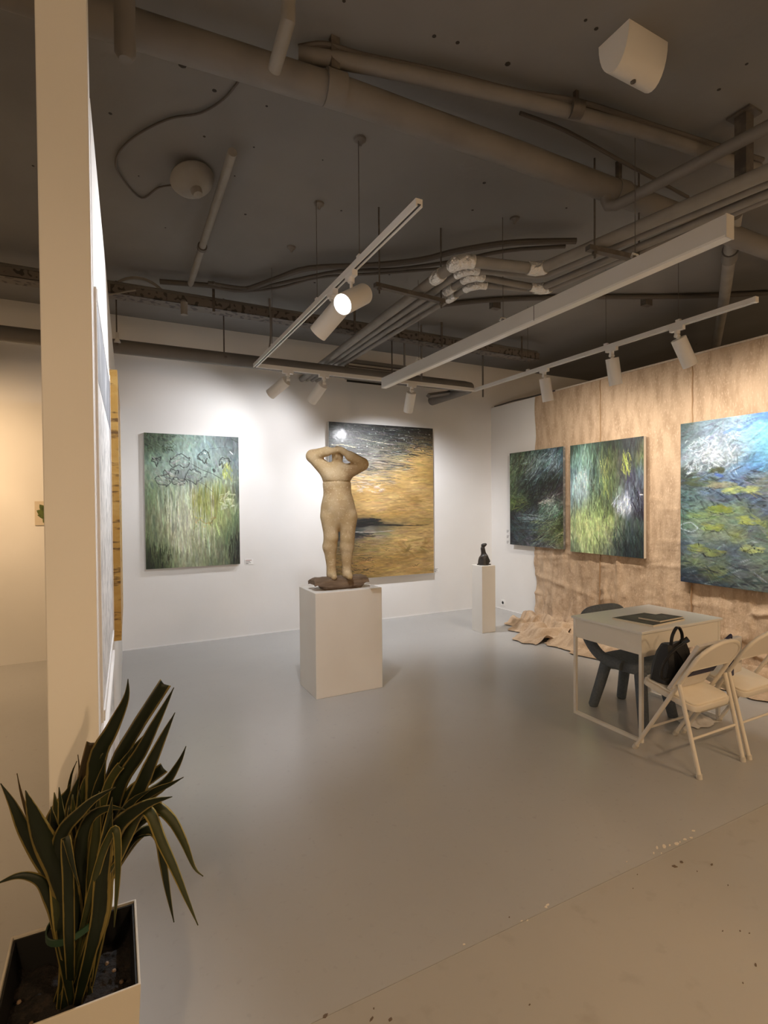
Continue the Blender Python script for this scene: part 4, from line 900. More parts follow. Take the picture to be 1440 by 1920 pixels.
MB().box((q.x-0.012, YB-0.02, q.z-0.03), (q.x+0.012, YB, q.z+0.03)).build('hook_plate', MAT['hole'], t, smooth=False)
MB().tube([(q.x, YB-0.02, q.z), (q.x, YB-0.05, q.z-0.02), (q.x, YB-0.05, q.z+0.01)], 0.006, 8).build('hook_arm', MAT['strut'], t)
q = at_y(220, 640, 5.42); t = thing('wall_sensor', 'small white cone sensor clipped under the duct beside the partition', 'sensor', q)
MB().lathe([(0, 0.03), (0.012, 0.03), (0.03, -0.01), (0, -0.012)], q, (0, 0, 1), 16).build('cone', MAT['lamp'], t)
MB().box((q.x-0.014, q.y-0.01, q.z+0.028), (q.x+0.014, q.y+0.02, q.z+0.08)).build('bracket', MAT['lampgrey'], t, smooth=False)

# ------------------------------------------------------------------ burlap hanging
rng = np.random.default_rng(5)
def burlap_panel(t, ya, yb, seed, ztop, flare):
    r = np.random.default_rng(seed); nu, nv = 84, 260
    u = np.linspace(0, 1, nu); hang, pool = ztop, 0.95
    s = np.linspace(0, hang+pool, nv); U, S = np.meshgrid(u, s)
    n1 = vnoise(nu, nv, 5, 9, r, 3)-.5; n2 = vnoise(nu, nv, 3, 14, r, 2)-.5; n3 = vnoise(nu, nv, 9, 4, r, 3)-.5
    Y = ya+(yb-ya)*U
    hangm = np.clip((hang-S)/hang, 0, 1); low = np.clip((S-1.2)/(hang-1.2), 0, 1)
    crease = np.zeros_like(U)
    for k in range(14):      # fold lines of the packed cloth
        z_ = r.uniform(0.5, hang-0.05); a_ = r.uniform(-.2, .2); w_ = r.uniform(0.022, 0.045)
        crease += np.exp(-(((S-z_)+a_*(U-.5)+0.05*n1)/w_)**2)*r.uniform(.5, 1)*np.clip((vnoise(nu, nv, 4, 2, r, 1)-.35)*3, 0, 1)
    for k in range(5):
        u_ = r.uniform(.05, .95); crease += np.exp(-(((U-u_)+0.03*n2+r.uniform(-.05, .05)*S/hang)/0.028)**2)*r.uniform(.3, .8)*np.clip((vnoise(nu, nv, 2, 5, r, 1)-.3)*3, 0, 1)
    n4 = vnoise(nu, nv, 12, 36, r, 2)-.5
    off = np.clip(0.012+0.012*n1+0.008*n4+low*(0.010+0.024*n1+0.030*n4)+crease*(0.009+0.022*low), 0.002, np.where(S > hang-0.76, 0.10, 0.046))
    off = np.where(S > hang-0.75, off+np.clip((S-(hang-0.75))/0.75, 0, 1)*0.05*(n1+n3+.5), off)
    on = S <= hang
    q = np.clip(S-hang, 0, pool)/pool
    # hanging part
    bend = np.clip((S-(hang-0.25))/0.25, 0, 1)
    X = XR-0.004-off*1.0-bend**2*0.05; Z = np.maximum(ztop-S, 0)
    # pooled part
    reach = 0.62*flare(U)*(0.85+0.5*(vnoise(nu, nv, 5, 1, r, 2)))
    X = np.where(on, X, XR-0.055-off-q*reach)
    rip = 0.5+0.5*np.sin(q*19+6*n2+3*U+4*n3)
    Zp = 0.012+(0.15*(1-q)**0.6*rip+0.09*(n1+.5)*np.sin(np.pi*np.clip(q*1.02, 0, 1)))*np.clip(q*8, 0.15, 1)*np.clip((1-q)*4+.12, 0, 1)
    Z = np.where(on, np.maximum(Z, 0.02), np.maximum(Zp, 0.006))
    Y = Y+np.where(on, 0.02*n2*low, 0)+np.where(on, 0, q*(0.10*n3+0.05*np.sin(q*9)))
    if seed == 71:   # the free edge wavers and swings outwards at the floor
        edge = np.clip((0.25-U)/0.25, 0, 1)
        Y = Y-edge*0.07*np.clip((S-2.2)/0.8, 0, 1)**2*np.where(on, 1, 1-q*0.5)+edge*0.012*np.sin(S*9)
    return grid_mesh('burlap_panel', np.stack([X, Y, Z], -1), MAT['burlap'], t)
t = thing('burlap_hanging', 'tall brown burlap hanging that pools on the floor', 'burlap', (XR-0.05, 4.0, 0.0))
ys = [5.50, 4.405, 3.285, 2.17, 1.05]
for k in range(4):
    burlap_panel(t, ys[k]+(0 if k == 0 else 0.012), ys[k+1]-0.012, (71, 72, 73, 74)[k], 3.055, (lambda U: 0.75+0.75*U) if k == 0 else (lambda U: 1.15+0*U) if k == 1 else (lambda U: 0.95-0.15*U))
    if k:
        m = MB(); pts = [(XR-0.02-0.004*math.sin(i*1.7)-0.03*max(0, (i-14)/20.)**1.5, ys[k]+0.004*math.sin(i*2.3), 3.05-i*0.087) for i in range(34)]
        m.tube(pts, 0.007, 6).build('seam', MAT['burlap_seam'], t)
MB().box((XR-0.022, 1.05, 3.056), (XR-0.002, 5.12, 3.074)).build('top_lath', MAT['lath'], t, smooth=False)
pipe_thing('wall_top_cable', 'dark cable lying along the top of the burlap wall', smooth_path([(XR+0.02, 6.40, 3.07), (XR+0.015, 6.0, 3.085), (XR+0.02, 5.5, 3.075), (XR+0.03, 4.5, 3.08), (XR+0.03, 3.0, 3.075), (XR+0.03, 1.2, 3.08)], 4), 0.012, MAT['cable'], 'cable', 8)

# ------------------------------------------------------------------ plinths and sculptures
PH = 0.872
t = MB().box((1.455, 4.07, 0), (2.065, 4.49, PH)).build('plinth', MAT['plinth'], smooth=False, bevel=0.004); tag(t, 'large white plinth under the standing clay figure', 'plinth')
t = MB().box((4.0, 5.17, 0), (4.205, 5.378, 0.826)).build('plinth', MAT['plinth'], smooth=False, bevel=0.003); tag(t, 'slim white plinth under the small dark sculpture', 'plinth')
q = at_z(705, 1103, PH); tag(MB().box((q.x-0.05, q.y-0.012, PH), (q.x+0.05, q.y+0.02, PH+0.002)).build('caption_card', MAT['leafpaper'], smooth=False), 'thin caption card lying on the large plinth', 'caption')
# wooden base
bxc, byc = 1.735, 4.24
t = thing('wooden_base', 'dark rough wooden block under the standing figure', 'base', (bxc, byc, PH))
m = MB(); n = 22; vv = []; rr = random.Random(8)
prof = [(-0.10, 0.030), (-0.085, 0.082), (-0.05, 0.098), (0.06, 0.10), (0.095, 0.085), (0.10, 0.05), (0.07, 0.0), (-0.07, 0.0)]
for i in range(n):
    w = i/(n-1); x = bxc-0.25+0.5*w
    low = 0.0 if 0.16 < w < 0.86 else 0.038 if 0.06 < w < 0.95 else 0.05
    tp = 1.0 if 0.02 < w < 0.98 else 0.85
    for (yy, zz) in prof:
        z_ = max(zz, low)*tp if zz > 0.02 else max(low, zz)
        if 0.16 < w < 0.86 and zz == 0.0: z_ = 0.0
        vv.append((x+rr.uniform(-.004, .004), byc+yy*(1 if 0.16 < w < 0.86 else 0.9)+rr.uniform(-.004, .004), PH+z_+(rr.uniform(-.003, .003) if z_ > 0.01 else 0)))
k = len(prof); ff = []
for i in range(n-1):
    a, b = i*k, (i+1)*k; ff += [(a+j, b+j, b+(j+1) % k, a+(j+1) % k) for j in range(k)]
ff += [tuple(range(k)), tuple(range(n*k-1, (n-1)*k-1, -1))]
m.add(vv, ff); m.build('log_block', MAT['wood'], t)
# standing figure (local: x to the viewer's right, y away from the viewer, z up)
def figure(P):
    A = lambda c: (c[0]-460)/1032.0; B = lambda c: (1468-c[1])/1032.0
    def pt(cx, cy, y=0.0): return (A((cx, cy)), y, B((cx, cy)))
    d = sd_ell(P, pt(456, 880, .01), (0.152, 0.105, 0.165))
    d = smin(d, sd_ell(P, pt(452, 720, 0), (0.118, 0.085, 0.20)), 0.07)
    d = smin(d, sd_ell(P, pt(442, 590, 0), (0.113, 0.088, 0.13)), 0.06)
    d = smin(d, sd_ell(P, pt(445, 520, .01), (0.118, 0.08, 0.085)), 0.05)
    legs = []
    for s, hipx, kx, cx, ax in ((-1, 383, 390, 378, 390), (1, 543, 536, 531, 528)):
        leg = sd_cone(P, pt(hipx, 930, .0), pt(kx, 1110, -.005), 0.083, 0.058)
        leg = smin(leg, sd_cone(P, pt(kx, 1110, -.005), pt(cx, 1190, .008), 0.056, 0.058), 0.03)
        leg = smin(leg, sd_cone(P, pt(cx, 1190, .008), pt(ax, 1400, .0), 0.057, 0.036), 0.03)
        leg = smin(leg, sd_cone(P, pt(ax, 1400, .0), pt(ax+s*2, 1440, -.01), 0.036, 0.038), 0.02)
        leg = smin(leg, sd_cone(P, pt(ax+2, 1440, .016), pt(ax+24, 1450, -.09), 0.036, 0.026), 0.025)
        legs.append(leg)
    d = smin(d, smin(legs[0], legs[1], 0.004), 0.022)
    # belly and breast forms
    d = smin(d, sd_ell(P, pt(455, 800, -.055), (0.085, 0.05, 0.10)), 0.05)
    for cx in (395, 505): d = smin(d, sd_ell(P, pt(cx, 560, -.06), (0.045, 0.042, 0.045)), 0.04)
    # neck and head
    d = smin(d, sd_cone(P, pt(450, 500, .01), pt(455, 410, -.01), 0.042, 0.038), 0.03)
    head = sd_ell(P, pt(455, 372, -.005), (0.050, 0.060, 0.078)); head = smin(head, sd_ell(P, pt(445, 390, -.062), (0.010, 0.014, 0.022)), 0.012)
    d = smin(d, head, 0.015)
    # raised arms, hands meeting at the brow
    arm = sd_cone(P, pt(362, 520, .0), pt(236, 387, -.01), 0.064, 0.053); arm = smin(arm, sd_cone(P, pt(232, 380, -.01), pt(360, 346, -.07), 0.052, 0.040), 0.022)
    arm = smin(arm, sd_cone(P, pt(360, 350, -.07), pt(440, 338, -.085), 0.032, 0.024), 0.02); arm = smin(arm, sd_cone(P, pt(430, 340, -.085), pt(492, 332, -.09), 0.022, 0.012), 0.015)
    d = smin(d, arm, 0.03)
    arm = sd_cone(P, pt(545, 520, .0), pt(672, 460, -.02), 0.064, 0.055); arm = smin(arm, sd_cone(P, pt(674, 452, -.02), pt(570, 392, -.08), 0.052, 0.042), 0.018)
    arm = smin(arm, sd_cone(P, pt(570, 395, -.08), pt(510, 350, -.09), 0.034, 0.026), 0.02); arm = smin(arm, sd_cone(P, pt(512, 352, -.09), pt(478, 318, -.08), 0.024, 0.014), 0.015)
    d = smin(d, arm, 0.025)
    # groove under the breast line where the two clay pieces meet
    zg = B((0, 612)); g = np.abs(P[..., 2]-zg); d = np.maximum(d, d*0+np.where(g < 0.004, d+0.008*(1-g/0.004), d))
    return d
t = thing('standing_figure', 'ochre clay sculpture of a standing figure with raised arms', 'sculpture', (1.735, 4.24, PH+0.098))
fx, fy, fz, fa = 1.735, 4.235, PH+0.092, math.radians(-22)
def figxf(p):
    x, y, z = p[:, 0], p[:, 1], p[:, 2]; ca, sa = math.cos(fa), math.sin(fa)
    return np.stack([fx+x*ca-y*sa, fy+x*sa+y*ca, fz+z], -1)
nets_object('clay_body', figure, (-0.34, -0.16, -0.02), (0.34, 0.16, 1.22), 0.0085, MAT['clay'], t, figxf)
# small dark sculpture
def seated(P):
    d = sd_cone(P, (0, 0, 0.0), (0, 0, 0.07), 0.072, 0.058)
    d = smin(d, sd_cone(P, (0, 0, 0.05), (0.012, 0, 0.115), 0.058, 0.034), 0.02)
    d = smin(d, sd_cone(P, (0.012, 0, 0.09), (-0.006, 0, 0.205), 0.034, 0.027), 0.02)
    d = smin(d, sd_cone(P, (0.03, -0.03, 0.12), (-0.03, -0.035, 0.10), 0.016, 0.013), 0.01)
    d = smin(d, sd_cone(P, (0.03, -0.02, 0.10), (0.055, -0.03, 0.05), 0.026, 0.024), 0.015)
    d = smin(d, sd_cone(P, (-0.01, 0, 0.20), (-0.004, 0, 0.235), 0.018, 0.018), 0.01)
    d = smin(d, sd_ell(P, (0.006, 0, 0.248), (0.034, 0.024, 0.022)), 0.012)
    d = smin(d, sd_ell(P, (0.028, 0, 0.258), (0.018, 0.016, 0.014)), 0.008)
    d = smin(d, sd_cone(P, (-0.07, 0, 0.004), (0.085, 0, 0.004), 0.012, 0.010), 0.01)
    return np.maximum(d, -P[..., 2])
t = thing('seated_sculpture', 'small dark seated figure on the slim plinth', 'sculpture', (4.095, 5.27, 0.826))
ca, sa = math.cos(fa), math.sin(fa)
nets_object('bronze_body', seated, (-0.11, -0.10, -0.006), (0.12, 0.10, 0.29), 0.0045, MAT['bronze'], t, lambda p: np.stack([4.10+p[:, 0]*ca-p[:, 1]*sa, 5.272+p[:, 0]*sa+p[:, 1]*ca, 0.826+p[:, 2]], -1))

# ------------------------------------------------------------------ table, chairs and bags
tx0, tx1, ty0, ty1, th = 3.085, 3.955, 2.30, 2.88, 0.742
t = thing('desk', 'small white desk with a thin steel frame', 'desk', ((tx0+tx1)/2, (ty0+ty1)/2, 0))
MB().box((tx0-0.012, ty0-0.012, th-0.018), (tx1+0.012, ty1+0.012, th)).build('top', MAT['tabletop'], t, smooth=False, bevel=0.003)
A0 = th-0.018
def apron(a, b, nm='apron'): MB().box(a, b).build(nm, MAT['tsteel'], t, smooth=False)
apron((tx0+0.004, ty0+0.022, A0-0.14), (tx0+0.018, ty1-0.022, A0)); apron((tx1-0.018, ty0+0.022, A0-0.14), (tx1-0.004, ty1-0.022, A0)); apron((tx0+0.022, ty0+0.004, A0-0.155), (tx1-0.022, ty0+0.018, A0)); 
for xx in (tx0, tx1-0.022):
    for yy in (ty0, ty1-0.022): MB().box((xx, yy, 0), (xx+0.022, yy+0.022, A0)).build('leg', MAT['tsteel'], t, smooth=False)
    MB().box((xx, ty0+0.022, 0.0), (xx+0.022, ty1-0.022, 0.022)).build('floor_rail', MAT['tsteel'], t, smooth=False)
# two dark boards on the desk
def flat_board(label, pts, z0, h, seed):
    t = thing('canvas_board', label, 'board', (pts[0].x, pts[0].y, z0))
    MB().prism([(q.x, q.y) for q in pts], z0, z0+h).build('board_edge', MAT['cream_edge'], t, smooth=False)
    a, b, c, d = [np.array((q.x, q.y, z0+h+0.0006)) for q in pts]
    pp = Paint(40, 40, [[(58,60,52),(70,74,62),(52,58,54)],[(80,86,74),(96,104,96),(60,66,60)],[(50,52,44),(66,68,56),(44,50,46)]], seed, .1); pp.field(160, .2, .05, .3, .2, .5)
    U, V = np.meshgrid(np.linspace(0, 1, 40), np.linspace(0, 1, 40)); U = U[..., None]; V = V[..., None]
    grid_mesh('painted_face', (a*(1-U)+b*U)*(1-V)+(d*(1-U)+c*U)*V, MAT['oil'], t, col=pp.colours(0.75))
flat_board('larger dark painted board lying on the white desk', [at_z(1148, 1158, th+.013), at_z(1225, 1172.5, th+.013), at_z(1284, 1160, th+.013), at_z(1208, 1149, th+.013)], th, 0.013, 7)
flat_board('smaller dark painted board lying on top of the larger board', [at_z(1197, 1157, th+.026), at_z(1238, 1164, th+.026), at_z(1281, 1156, th+.026), at_z(1240, 1150, th+.026)], th+0.0145, 0.010, 8)

def folding_chair(label, cx, ry, group='cream folding chairs'):
    t = thing('folding_chair', label, 'chair', (cx, ry, 0), group)
    W = 0.205; hy = lambda z: ry+0.435-0.60*z
    # hoop: front legs and backrest frame in one bent tube
    def hp(z, s, w=W): return Vector((cx+s*w, hy(z), z))
    arc = []
    for i in range(13):
        w = math.pi*i/12; arc.append(Vector((cx-W*math.cos(w), hy(0.66+0.115*math.sin(w)), 0.66+0.115*math.sin(w))))
    path = [hp(0.012, -1), hp(0.2, -1), hp(0.4, -1), hp(0.6, -1)]+arc+[hp(0.6, 1), hp(0.4, 1), hp(0.2, 1), hp(0.012, 1)]
    MB().tube(path, 0.0125, 12).build('hoop_frame', MAT['chair'], t)
    for s in (-1, 1):
        a = Vector((cx+s*(W+0.024), ry+0.115, 0.515)); b = Vector((cx+s*(W+0.012), ry, 0.012))
        MB().tube([a, b], 0.0125, 12).build('rear_leg', MAT['chair'], t)
        MB().tube([Vector((b.x, b.y+0.003, 0.028)), Vector((b.x, b.y, 0.0))], 0.0165, 12).build('foot_cap', MAT['rubber'], t)
        f = hp(0.0, s); MB().tube([hp(0.028, s), f], 0.0165, 12).build('foot_cap', MAT['rubber'], t)
        MB().cyl((cx+s*(W-0.014), hy(0.49), 0.49), (cx+s*(W+0.036), hy(0.49), 0.49), 0.008, n=10).build('pivot_pin', MAT['chair'], t)
    MB().tube([Vector((cx-W-0.012, ry+0.047, 0.21)), Vector((cx+W+0.012, ry+0.047, 0.21))], 0.007, 8).build('rear_crossbar', MAT['chair'], t)
    MB().tube([hp(0.17, -1), hp(0.17, 1)], 0.007, 8).build('front_crossbar', MAT['chair'], t)
    # seat pan tilting back
    sa, sb = Vector((0, ry+0.045, 0.375)), Vector((0, ry+0.40, 0.455))
    d = (sb-sa).normalized(); up = Vector((0, -d.z, d.y))
    def seat_pt(u, v, h): q = sa+d*(v*(sb-sa).length)+up*h; return Vector((cx+u, q.y, q.z))
    def pad(half, v0, v1, h0, h1, rad, nm, mat, bev):
        pts = []
        for (sx, sv) in ((1, 1), (-1, 1), (-1, 0), (1, 0)):
            for i in range(5):
                w = math.radians({(1,1):0,(-1,1):90,(-1,0):180,(1,0):270}[(sx, sv)]+i*22.5)
                pts.append(((half-rad)*sx+rad*math.cos(w), (v1-rad/0.36 if sv else v0+rad/0.36)+rad/0.36*math.sin(w)))
        m = MB(); n = len(pts)
        m.add([seat_pt(u, v, h0) for u, v in pts]+[seat_pt(u, v, h1) for u, v in pts], [tuple(range(n-1, -1, -1)), tuple(range(n, 2*n))]+[(i, (i+1) % n, (i+1) % n+n, i+n) for i in range(n)])
        return m.build(nm, mat, t, bevel=bev)
    pad(0.188, 0.0, 1.0, -0.022, 0.012, 0.05, 'seat_pan', MAT['chair'], 0.003)
    pad(0.176, 0.03, 0.97, 0.0122, 0.026, 0.045, 'seat_cushion', MAT['vinyl'], 0.006)
    # backrest panel filling the top of the hoop
    bk = [hp(0.60, -1, W-0.012), hp(0.66, -1, W-0.012)]+[Vector((q.x*0.94+cx*0.06, q.y, q.z-0.010)) for q in arc[1:-1]]+[hp(0.66, 1, W-0.012), hp(0.60, 1, W-0.012)]
    nrm = Vector((0, -1, -0.6)).normalized()*0.004; m = MB(); n = len(bk)
    bow = [Vector((0, 0.0, 0))]*n
    m.add([q+nrm for q in bk]+[q-nrm for q in bk], [tuple(range(n)), tuple(range(2*n-1, n-1, -1))]+[(i, (i+1) % n, (i+1) % n+n, i+n) for i in range(n)])
    m.build('backrest', MAT['chair'], t)
    MB().tube([hp(0.598, -1, W-0.01), hp(0.598, 1, W-0.01)], 0.006, 8).build('backrest_rail', MAT['chair'], t)
    return t, seat_pt
ch, sp1 = folding_chair('cream folding chair with the black bag on its seat', 3.195, 1.848)
ch2, sp2 = folding_chair('cream folding chair cut by the frame edge', 3.69, 1.845)

# black handbag on the seat
t = thing('handbag', 'black leather handbag standing on the folding chair seat', 'bag', sp1(-0.05, .75, 0.03))
o = sp1(-0.045, 0.72, 0.027); 
def bagp(x, y, z): return Vector((o.x+x, o.y+y-0.30*z*0.3, o.z+z))
m = MB(); rings = []
for (z, w, d_) in ((0.0, .115, .068), (0.012, .125, .074), (0.10, .118, .064), (0.19, .108, .045), (0.235, .10, .024), (0.245, .095, .018)):
    ring = []
    for i in range(20):
        a = 2*math.pi*i/20; ca_, sa_ = math.cos(a), math.sin(a)
        ring.append(bagp(w*math.copysign(abs(ca_)**0.35, ca_), d_*math.copysign(abs(sa_)**0.35, sa_)+0.012*math.sin(i*2.1)*(z > .05), z+0.006*math.sin(i*1.3)*(z > .05)))
    rings.append(ring)
m.add([q for r_ in rings for q in r_], [(k*20+i, (k+1)*20+i, (k+1)*20+(i+1) % 20, k*20+(i+1) % 20) for k in range(5) for i in range(20)]+[tuple(range(20)), tuple(range(119, 99, -1))])
m.build('bag_body', MAT['black'], t)
def strap(pts, w, th_, nm):
    pts = smooth_path(pts, 6); m = MB(); vv = []
    for k, q in enumerate(pts):
        dd = (pts[min(k+1, len(pts)-1)]-pts[max(k-1, 0)]).normalized(); sdv = dd.cross(Vector((0.3, -1, 0.1))).normalized(); nn = dd.cross(sdv)
        for a, b in ((-w, -th_), (w, -th_), (w, th_), (-w, th_)): vv.append(q+sdv*b+nn*a)
    ff = []
    for k in range(len(pts)-1): ff += [(k*4+i, k*4+4+i, k*4+4+(i+1) % 4, k*4+(i+1) % 4) for i in range(4)]
    ff += [(0, 1, 2, 3), tuple(len(vv)-1-i for i in range(4))]
    m.add(vv, ff); m.build(nm, MAT['black'], t)
strap([bagp(-.055, -.02, .22), bagp(-.05, -.02, .30), bagp(-.005, -.02, .35), bagp(.045, -.02, .30), bagp(.055, -.02, .22)], .009, .004, 'handle')
MB().tube(smooth_path([bagp(.05, -.06, .262), bagp(-.03, -.07, .25), bagp(-.12, -.06, .20), bagp(-.172, -.05, .12), bagp(-.16, -.05, .05), bagp(-.12, -.065, .045)], 6), 0.0085, 8).build('shoulder_strap', MAT['black'], t)
strap([bagp(-.06, -.052, .22), bagp(.0, -.072, .14), bagp(.03, -.082, .06)], .006, .003, 'front_strap')
MB().tube([bagp(.04, -.03, .25), bagp(.06, -.045, .275), bagp(.075, -.045, .255)], 0.012, 8).build('buckle', MAT['black'], t)
# white tote leaning between the bag and the backrest
t = thing('tote_bag', 'flat white tote with a navy band leaning on the chair back', 'bag', sp1(0.06, .40, 0.03))
def tp(u, v, h):   # u across, v up along the slanting backrest, h towards the front
    z = 0.445+v*0.86; return Vector((3.195+u, 1.848+0.435-0.60*z+0.036+h*0.9, z+h*0.35))
m = MB(); nu, nv = 9, 9; vv = []
for side in (0, 1):
    for j in range(nv):
        for i in range(nu):
            u = -0.185+0.345*i/(nu-1); v = 0.36*j/(nv-1); b = math.sin(math.pi*i/(nu-1))*math.sin(math.pi*min(1, j/(nv-1)*0.9+.1))
            vv.append(tp(u, v, (0.05*b+0.022) if side else -0.004*b))
N_ = nu*nv; ff = []
for s in (0, 1):
    for j in range(nv-1):
        for i in range(nu-1): a = s*N_+j*nu+i; ff.append((a, a+1, a+nu+1, a+nu))
bd = [i for i in range(nu)]+[j*nu+nu-1 for j in range(1, nv)]+[(nv-1)*nu+i for i in range(nu-2, -1, -1)]+[j*nu for j in range(nv-2, 0, -1)]
ff += [(bd[i], bd[(i+1) % len(bd)], bd[(i+1) % len(bd)]+N_, bd[i]+N_) for i in range(len(bd))]
m.add(vv, ff); m.build('tote_body', MAT['bagwhite'], t)
m = MB(); vv = [tp(u, v, -0.0075) for u, v in ((-0.10, .10), (0.16, .10), (0.16, .165), (-0.06, .165))]+[tp(u, v, -0.0045) for u, v in ((-0.10, .10), (0.16, .10), (0.16, .165), (-0.06, .165))]
m.add(vv, [(3,2,1,0),(4,5,6,7),(0,1,5,4),(1,2,6,5),(2,3,7,6),(3,0,4,7)]); m.build('navy_band', MAT['navy'], t, smooth=False)
MB().tube([tp(0.10, .34, .02), tp(0.13, .385, .02), tp(0.16, .35, .02)], 0.010, 8).build('tote_handle', MAT['navy'], t)
# second pale bag on the further chair
t = thing('tote_bag', 'pale tote with a navy stripe on the chair cut by the frame edge', 'bag', sp2(-0.06, .5, 0.03))
MB().prism([(3.53, 1.985), (3.70, 2.01), (3.70, 2.05), (3.53, 2.04)], 0.47, 0.70).build('tote_body', MAT['bagwhite'], t, smooth=False, bevel=0.008)
MB().prism([(3.528, 1.980), (3.56, 1.9845), (3.56, 2.0), (3.528, 2.0)], 0.47, 0.705).build('navy_band', MAT['navy'], t, smooth=False)
# crumpled paper on the floor by the far desk legs
m = MB(); rr = random.Random(4); q0 = at_z(1300, 1358, 0)
t = thing('crumpled_wrapper', 'crumpled pale plastic wrapper on the floor under the chairs', 'wrapper', q0)
nu = 12; P = np.zeros((nu, nu, 3)); rg = np.random.default_rng(9); nz = vnoise(nu, nu, 4, 4, rg, 2)
for j in range(nu):
    for i in range(nu):
        P[j, i] = (q0.x+0.06+(i/(nu-1)-.5)*0.26+0.05*(nz[j, i]-.5), q0.y+0.02+(j/(nu-1)-.5)*0.20+0.06*(nz[i, j]-.5), 0.008+0.09*max(0, nz[j, i]-.3)*math.sin(math.pi*i/(nu-1))*math.sin(math.pi*j/(nu-1)))
grid_mesh('sheet', P, MAT['bagwhite'], t, smooth=False)

# blue grey chunky chair tucked under the far side of the desk
t = thing('chunky_chair', 'blue grey chunky padded chair tucked under the desk', 'chair', (3.49, 2.7, 0))
bcx = 3.50
for (fx_, fy_, tx_, ty_) in ((3.325, 2.905, 3.40, 2.84), (3.66, 2.915, 3.62, 2.84), (3.275, 2.425, 3.38, 2.53), (3.66, 2.47, 3.62, 2.54)):
    MB().tube([(fx_, fy_, 0.0), (fx_, fy_, 0.012), (fx_+(tx_-fx_)*.5, fy_+(ty_-fy_)*.5, 0.18), (tx_, ty_, 0.36)], [0.028, 0.036, 0.040, 0.044], 14).build('leg', MAT['blue'], t)
sq = []
for i in range(24):
    a = 2*math.pi*i/24; c_, s_ = math.cos(a), math.sin(a)
    sq.append((bcx+0.19*math.copysign(abs(c_)**.55, c_), 2.68+0.20*math.copysign(abs(s_)**.55, s_)))
MB().prism(sq, 0.345, 0.425).build('seat', MAT['blue'], t, bevel=0.022)
back = smooth_path([(bcx-0.20, 2.62, 0.40), (bcx-0.225, 2.78, 0.43), (bcx-0.235, 2.88, 0.52), (bcx-0.23, 2.945, 0.64), (bcx-0.17, 2.96, 0.72), (bcx, 2.965, 0.735), (bcx+0.17, 2.96, 0.72), (bcx+0.23, 2.945, 0.64), (bcx+0.235, 2.88, 0.52), (bcx+0.225, 2.78, 0.43), (bcx+0.20, 2.62, 0.40)], 5)
MB().tube(back, 0.040, 14).build('backrest', MAT['blue'], t)

# ------------------------------------------------------------------ potted plant
pz = 0.58; pot = [(-0.231, 1.226), (0.037, 1.226), (0.037, 1.500), (-0.231, 1.505)]
t = thing('potted_plant', 'snake plant with yellow edged leaves in a white square planter', 'plant', (-0.1, 1.36, 0))
pc = (-0.097, 1.364)
def inset(k, s=1.0): return [(pc[0]+(x-pc[0])*s-math.copysign(k, x-pc[0]), pc[1]+(y-pc[1])*s-math.copysign(k, y-pc[1])) for x, y in pot]
def shell(outer0, outer1, inner1, inner0, z0, z1, zi):
    m = MB(); vv = [(x, y, z0) for x, y in outer0]+[(x, y, z1) for x, y in outer1]+[(x, y, z1) for x, y in inner1]+[(x, y, zi) for x, y in inner0]; ff = [(3, 2, 1, 0)]
    for a in (0, 4, 8): ff += [(a+i, a+(i+1) % 4, a+4+(i+1) % 4, a+4+i) for i in range(4)]
    ff.append((12, 13, 14, 15)); m.add(vv, ff); return m
ob = shell(inset(0, 0.80), inset(0), inset(0.005), inset(0.012, .9), 0, pz, 0.40).build('planter', MAT['pot'], t, smooth=False, bevel=0.0015)
m = MB(); a_, b_ = inset(0.0055), inset(0.008)
shell(inset(0.0062, .96), inset(0.0058), inset(0.010), inset(0.020), 0.44, pz-0.006, 0.465).build('liner', MAT['liner'], t, smooth=False)
xs = np.linspace(inset(0.014)[0][0], inset(0.014)[1][0], 30); ysx = np.linspace(inset(0.014)[0][1], inset(0.014)[2][1], 30)
XX, YY = np.meshgrid(xs, ysx); rg = np.random.default_rng(2)
grid_mesh('soil', np.stack([XX, YY, 0.492+0.024*vnoise(30, 30, 8, 8, rg, 2)], -1), MAT['soil'], t)
for (ux, uy) in ((-.19, 1.29), (-.03, 1.40), (-.015, 1.37), (-.17, 1.31), (0.0, 1.33), (-.2, 1.38)):
    MB().lathe([(0, .005), (.004, .003), (.005, 0), (0, -.004)], (ux, uy, 0.515), (random.uniform(-.3, .3), random.uniform(-.3, .3), 1), 7).build('bark_bit', MAT['wood'], t, smooth=False)

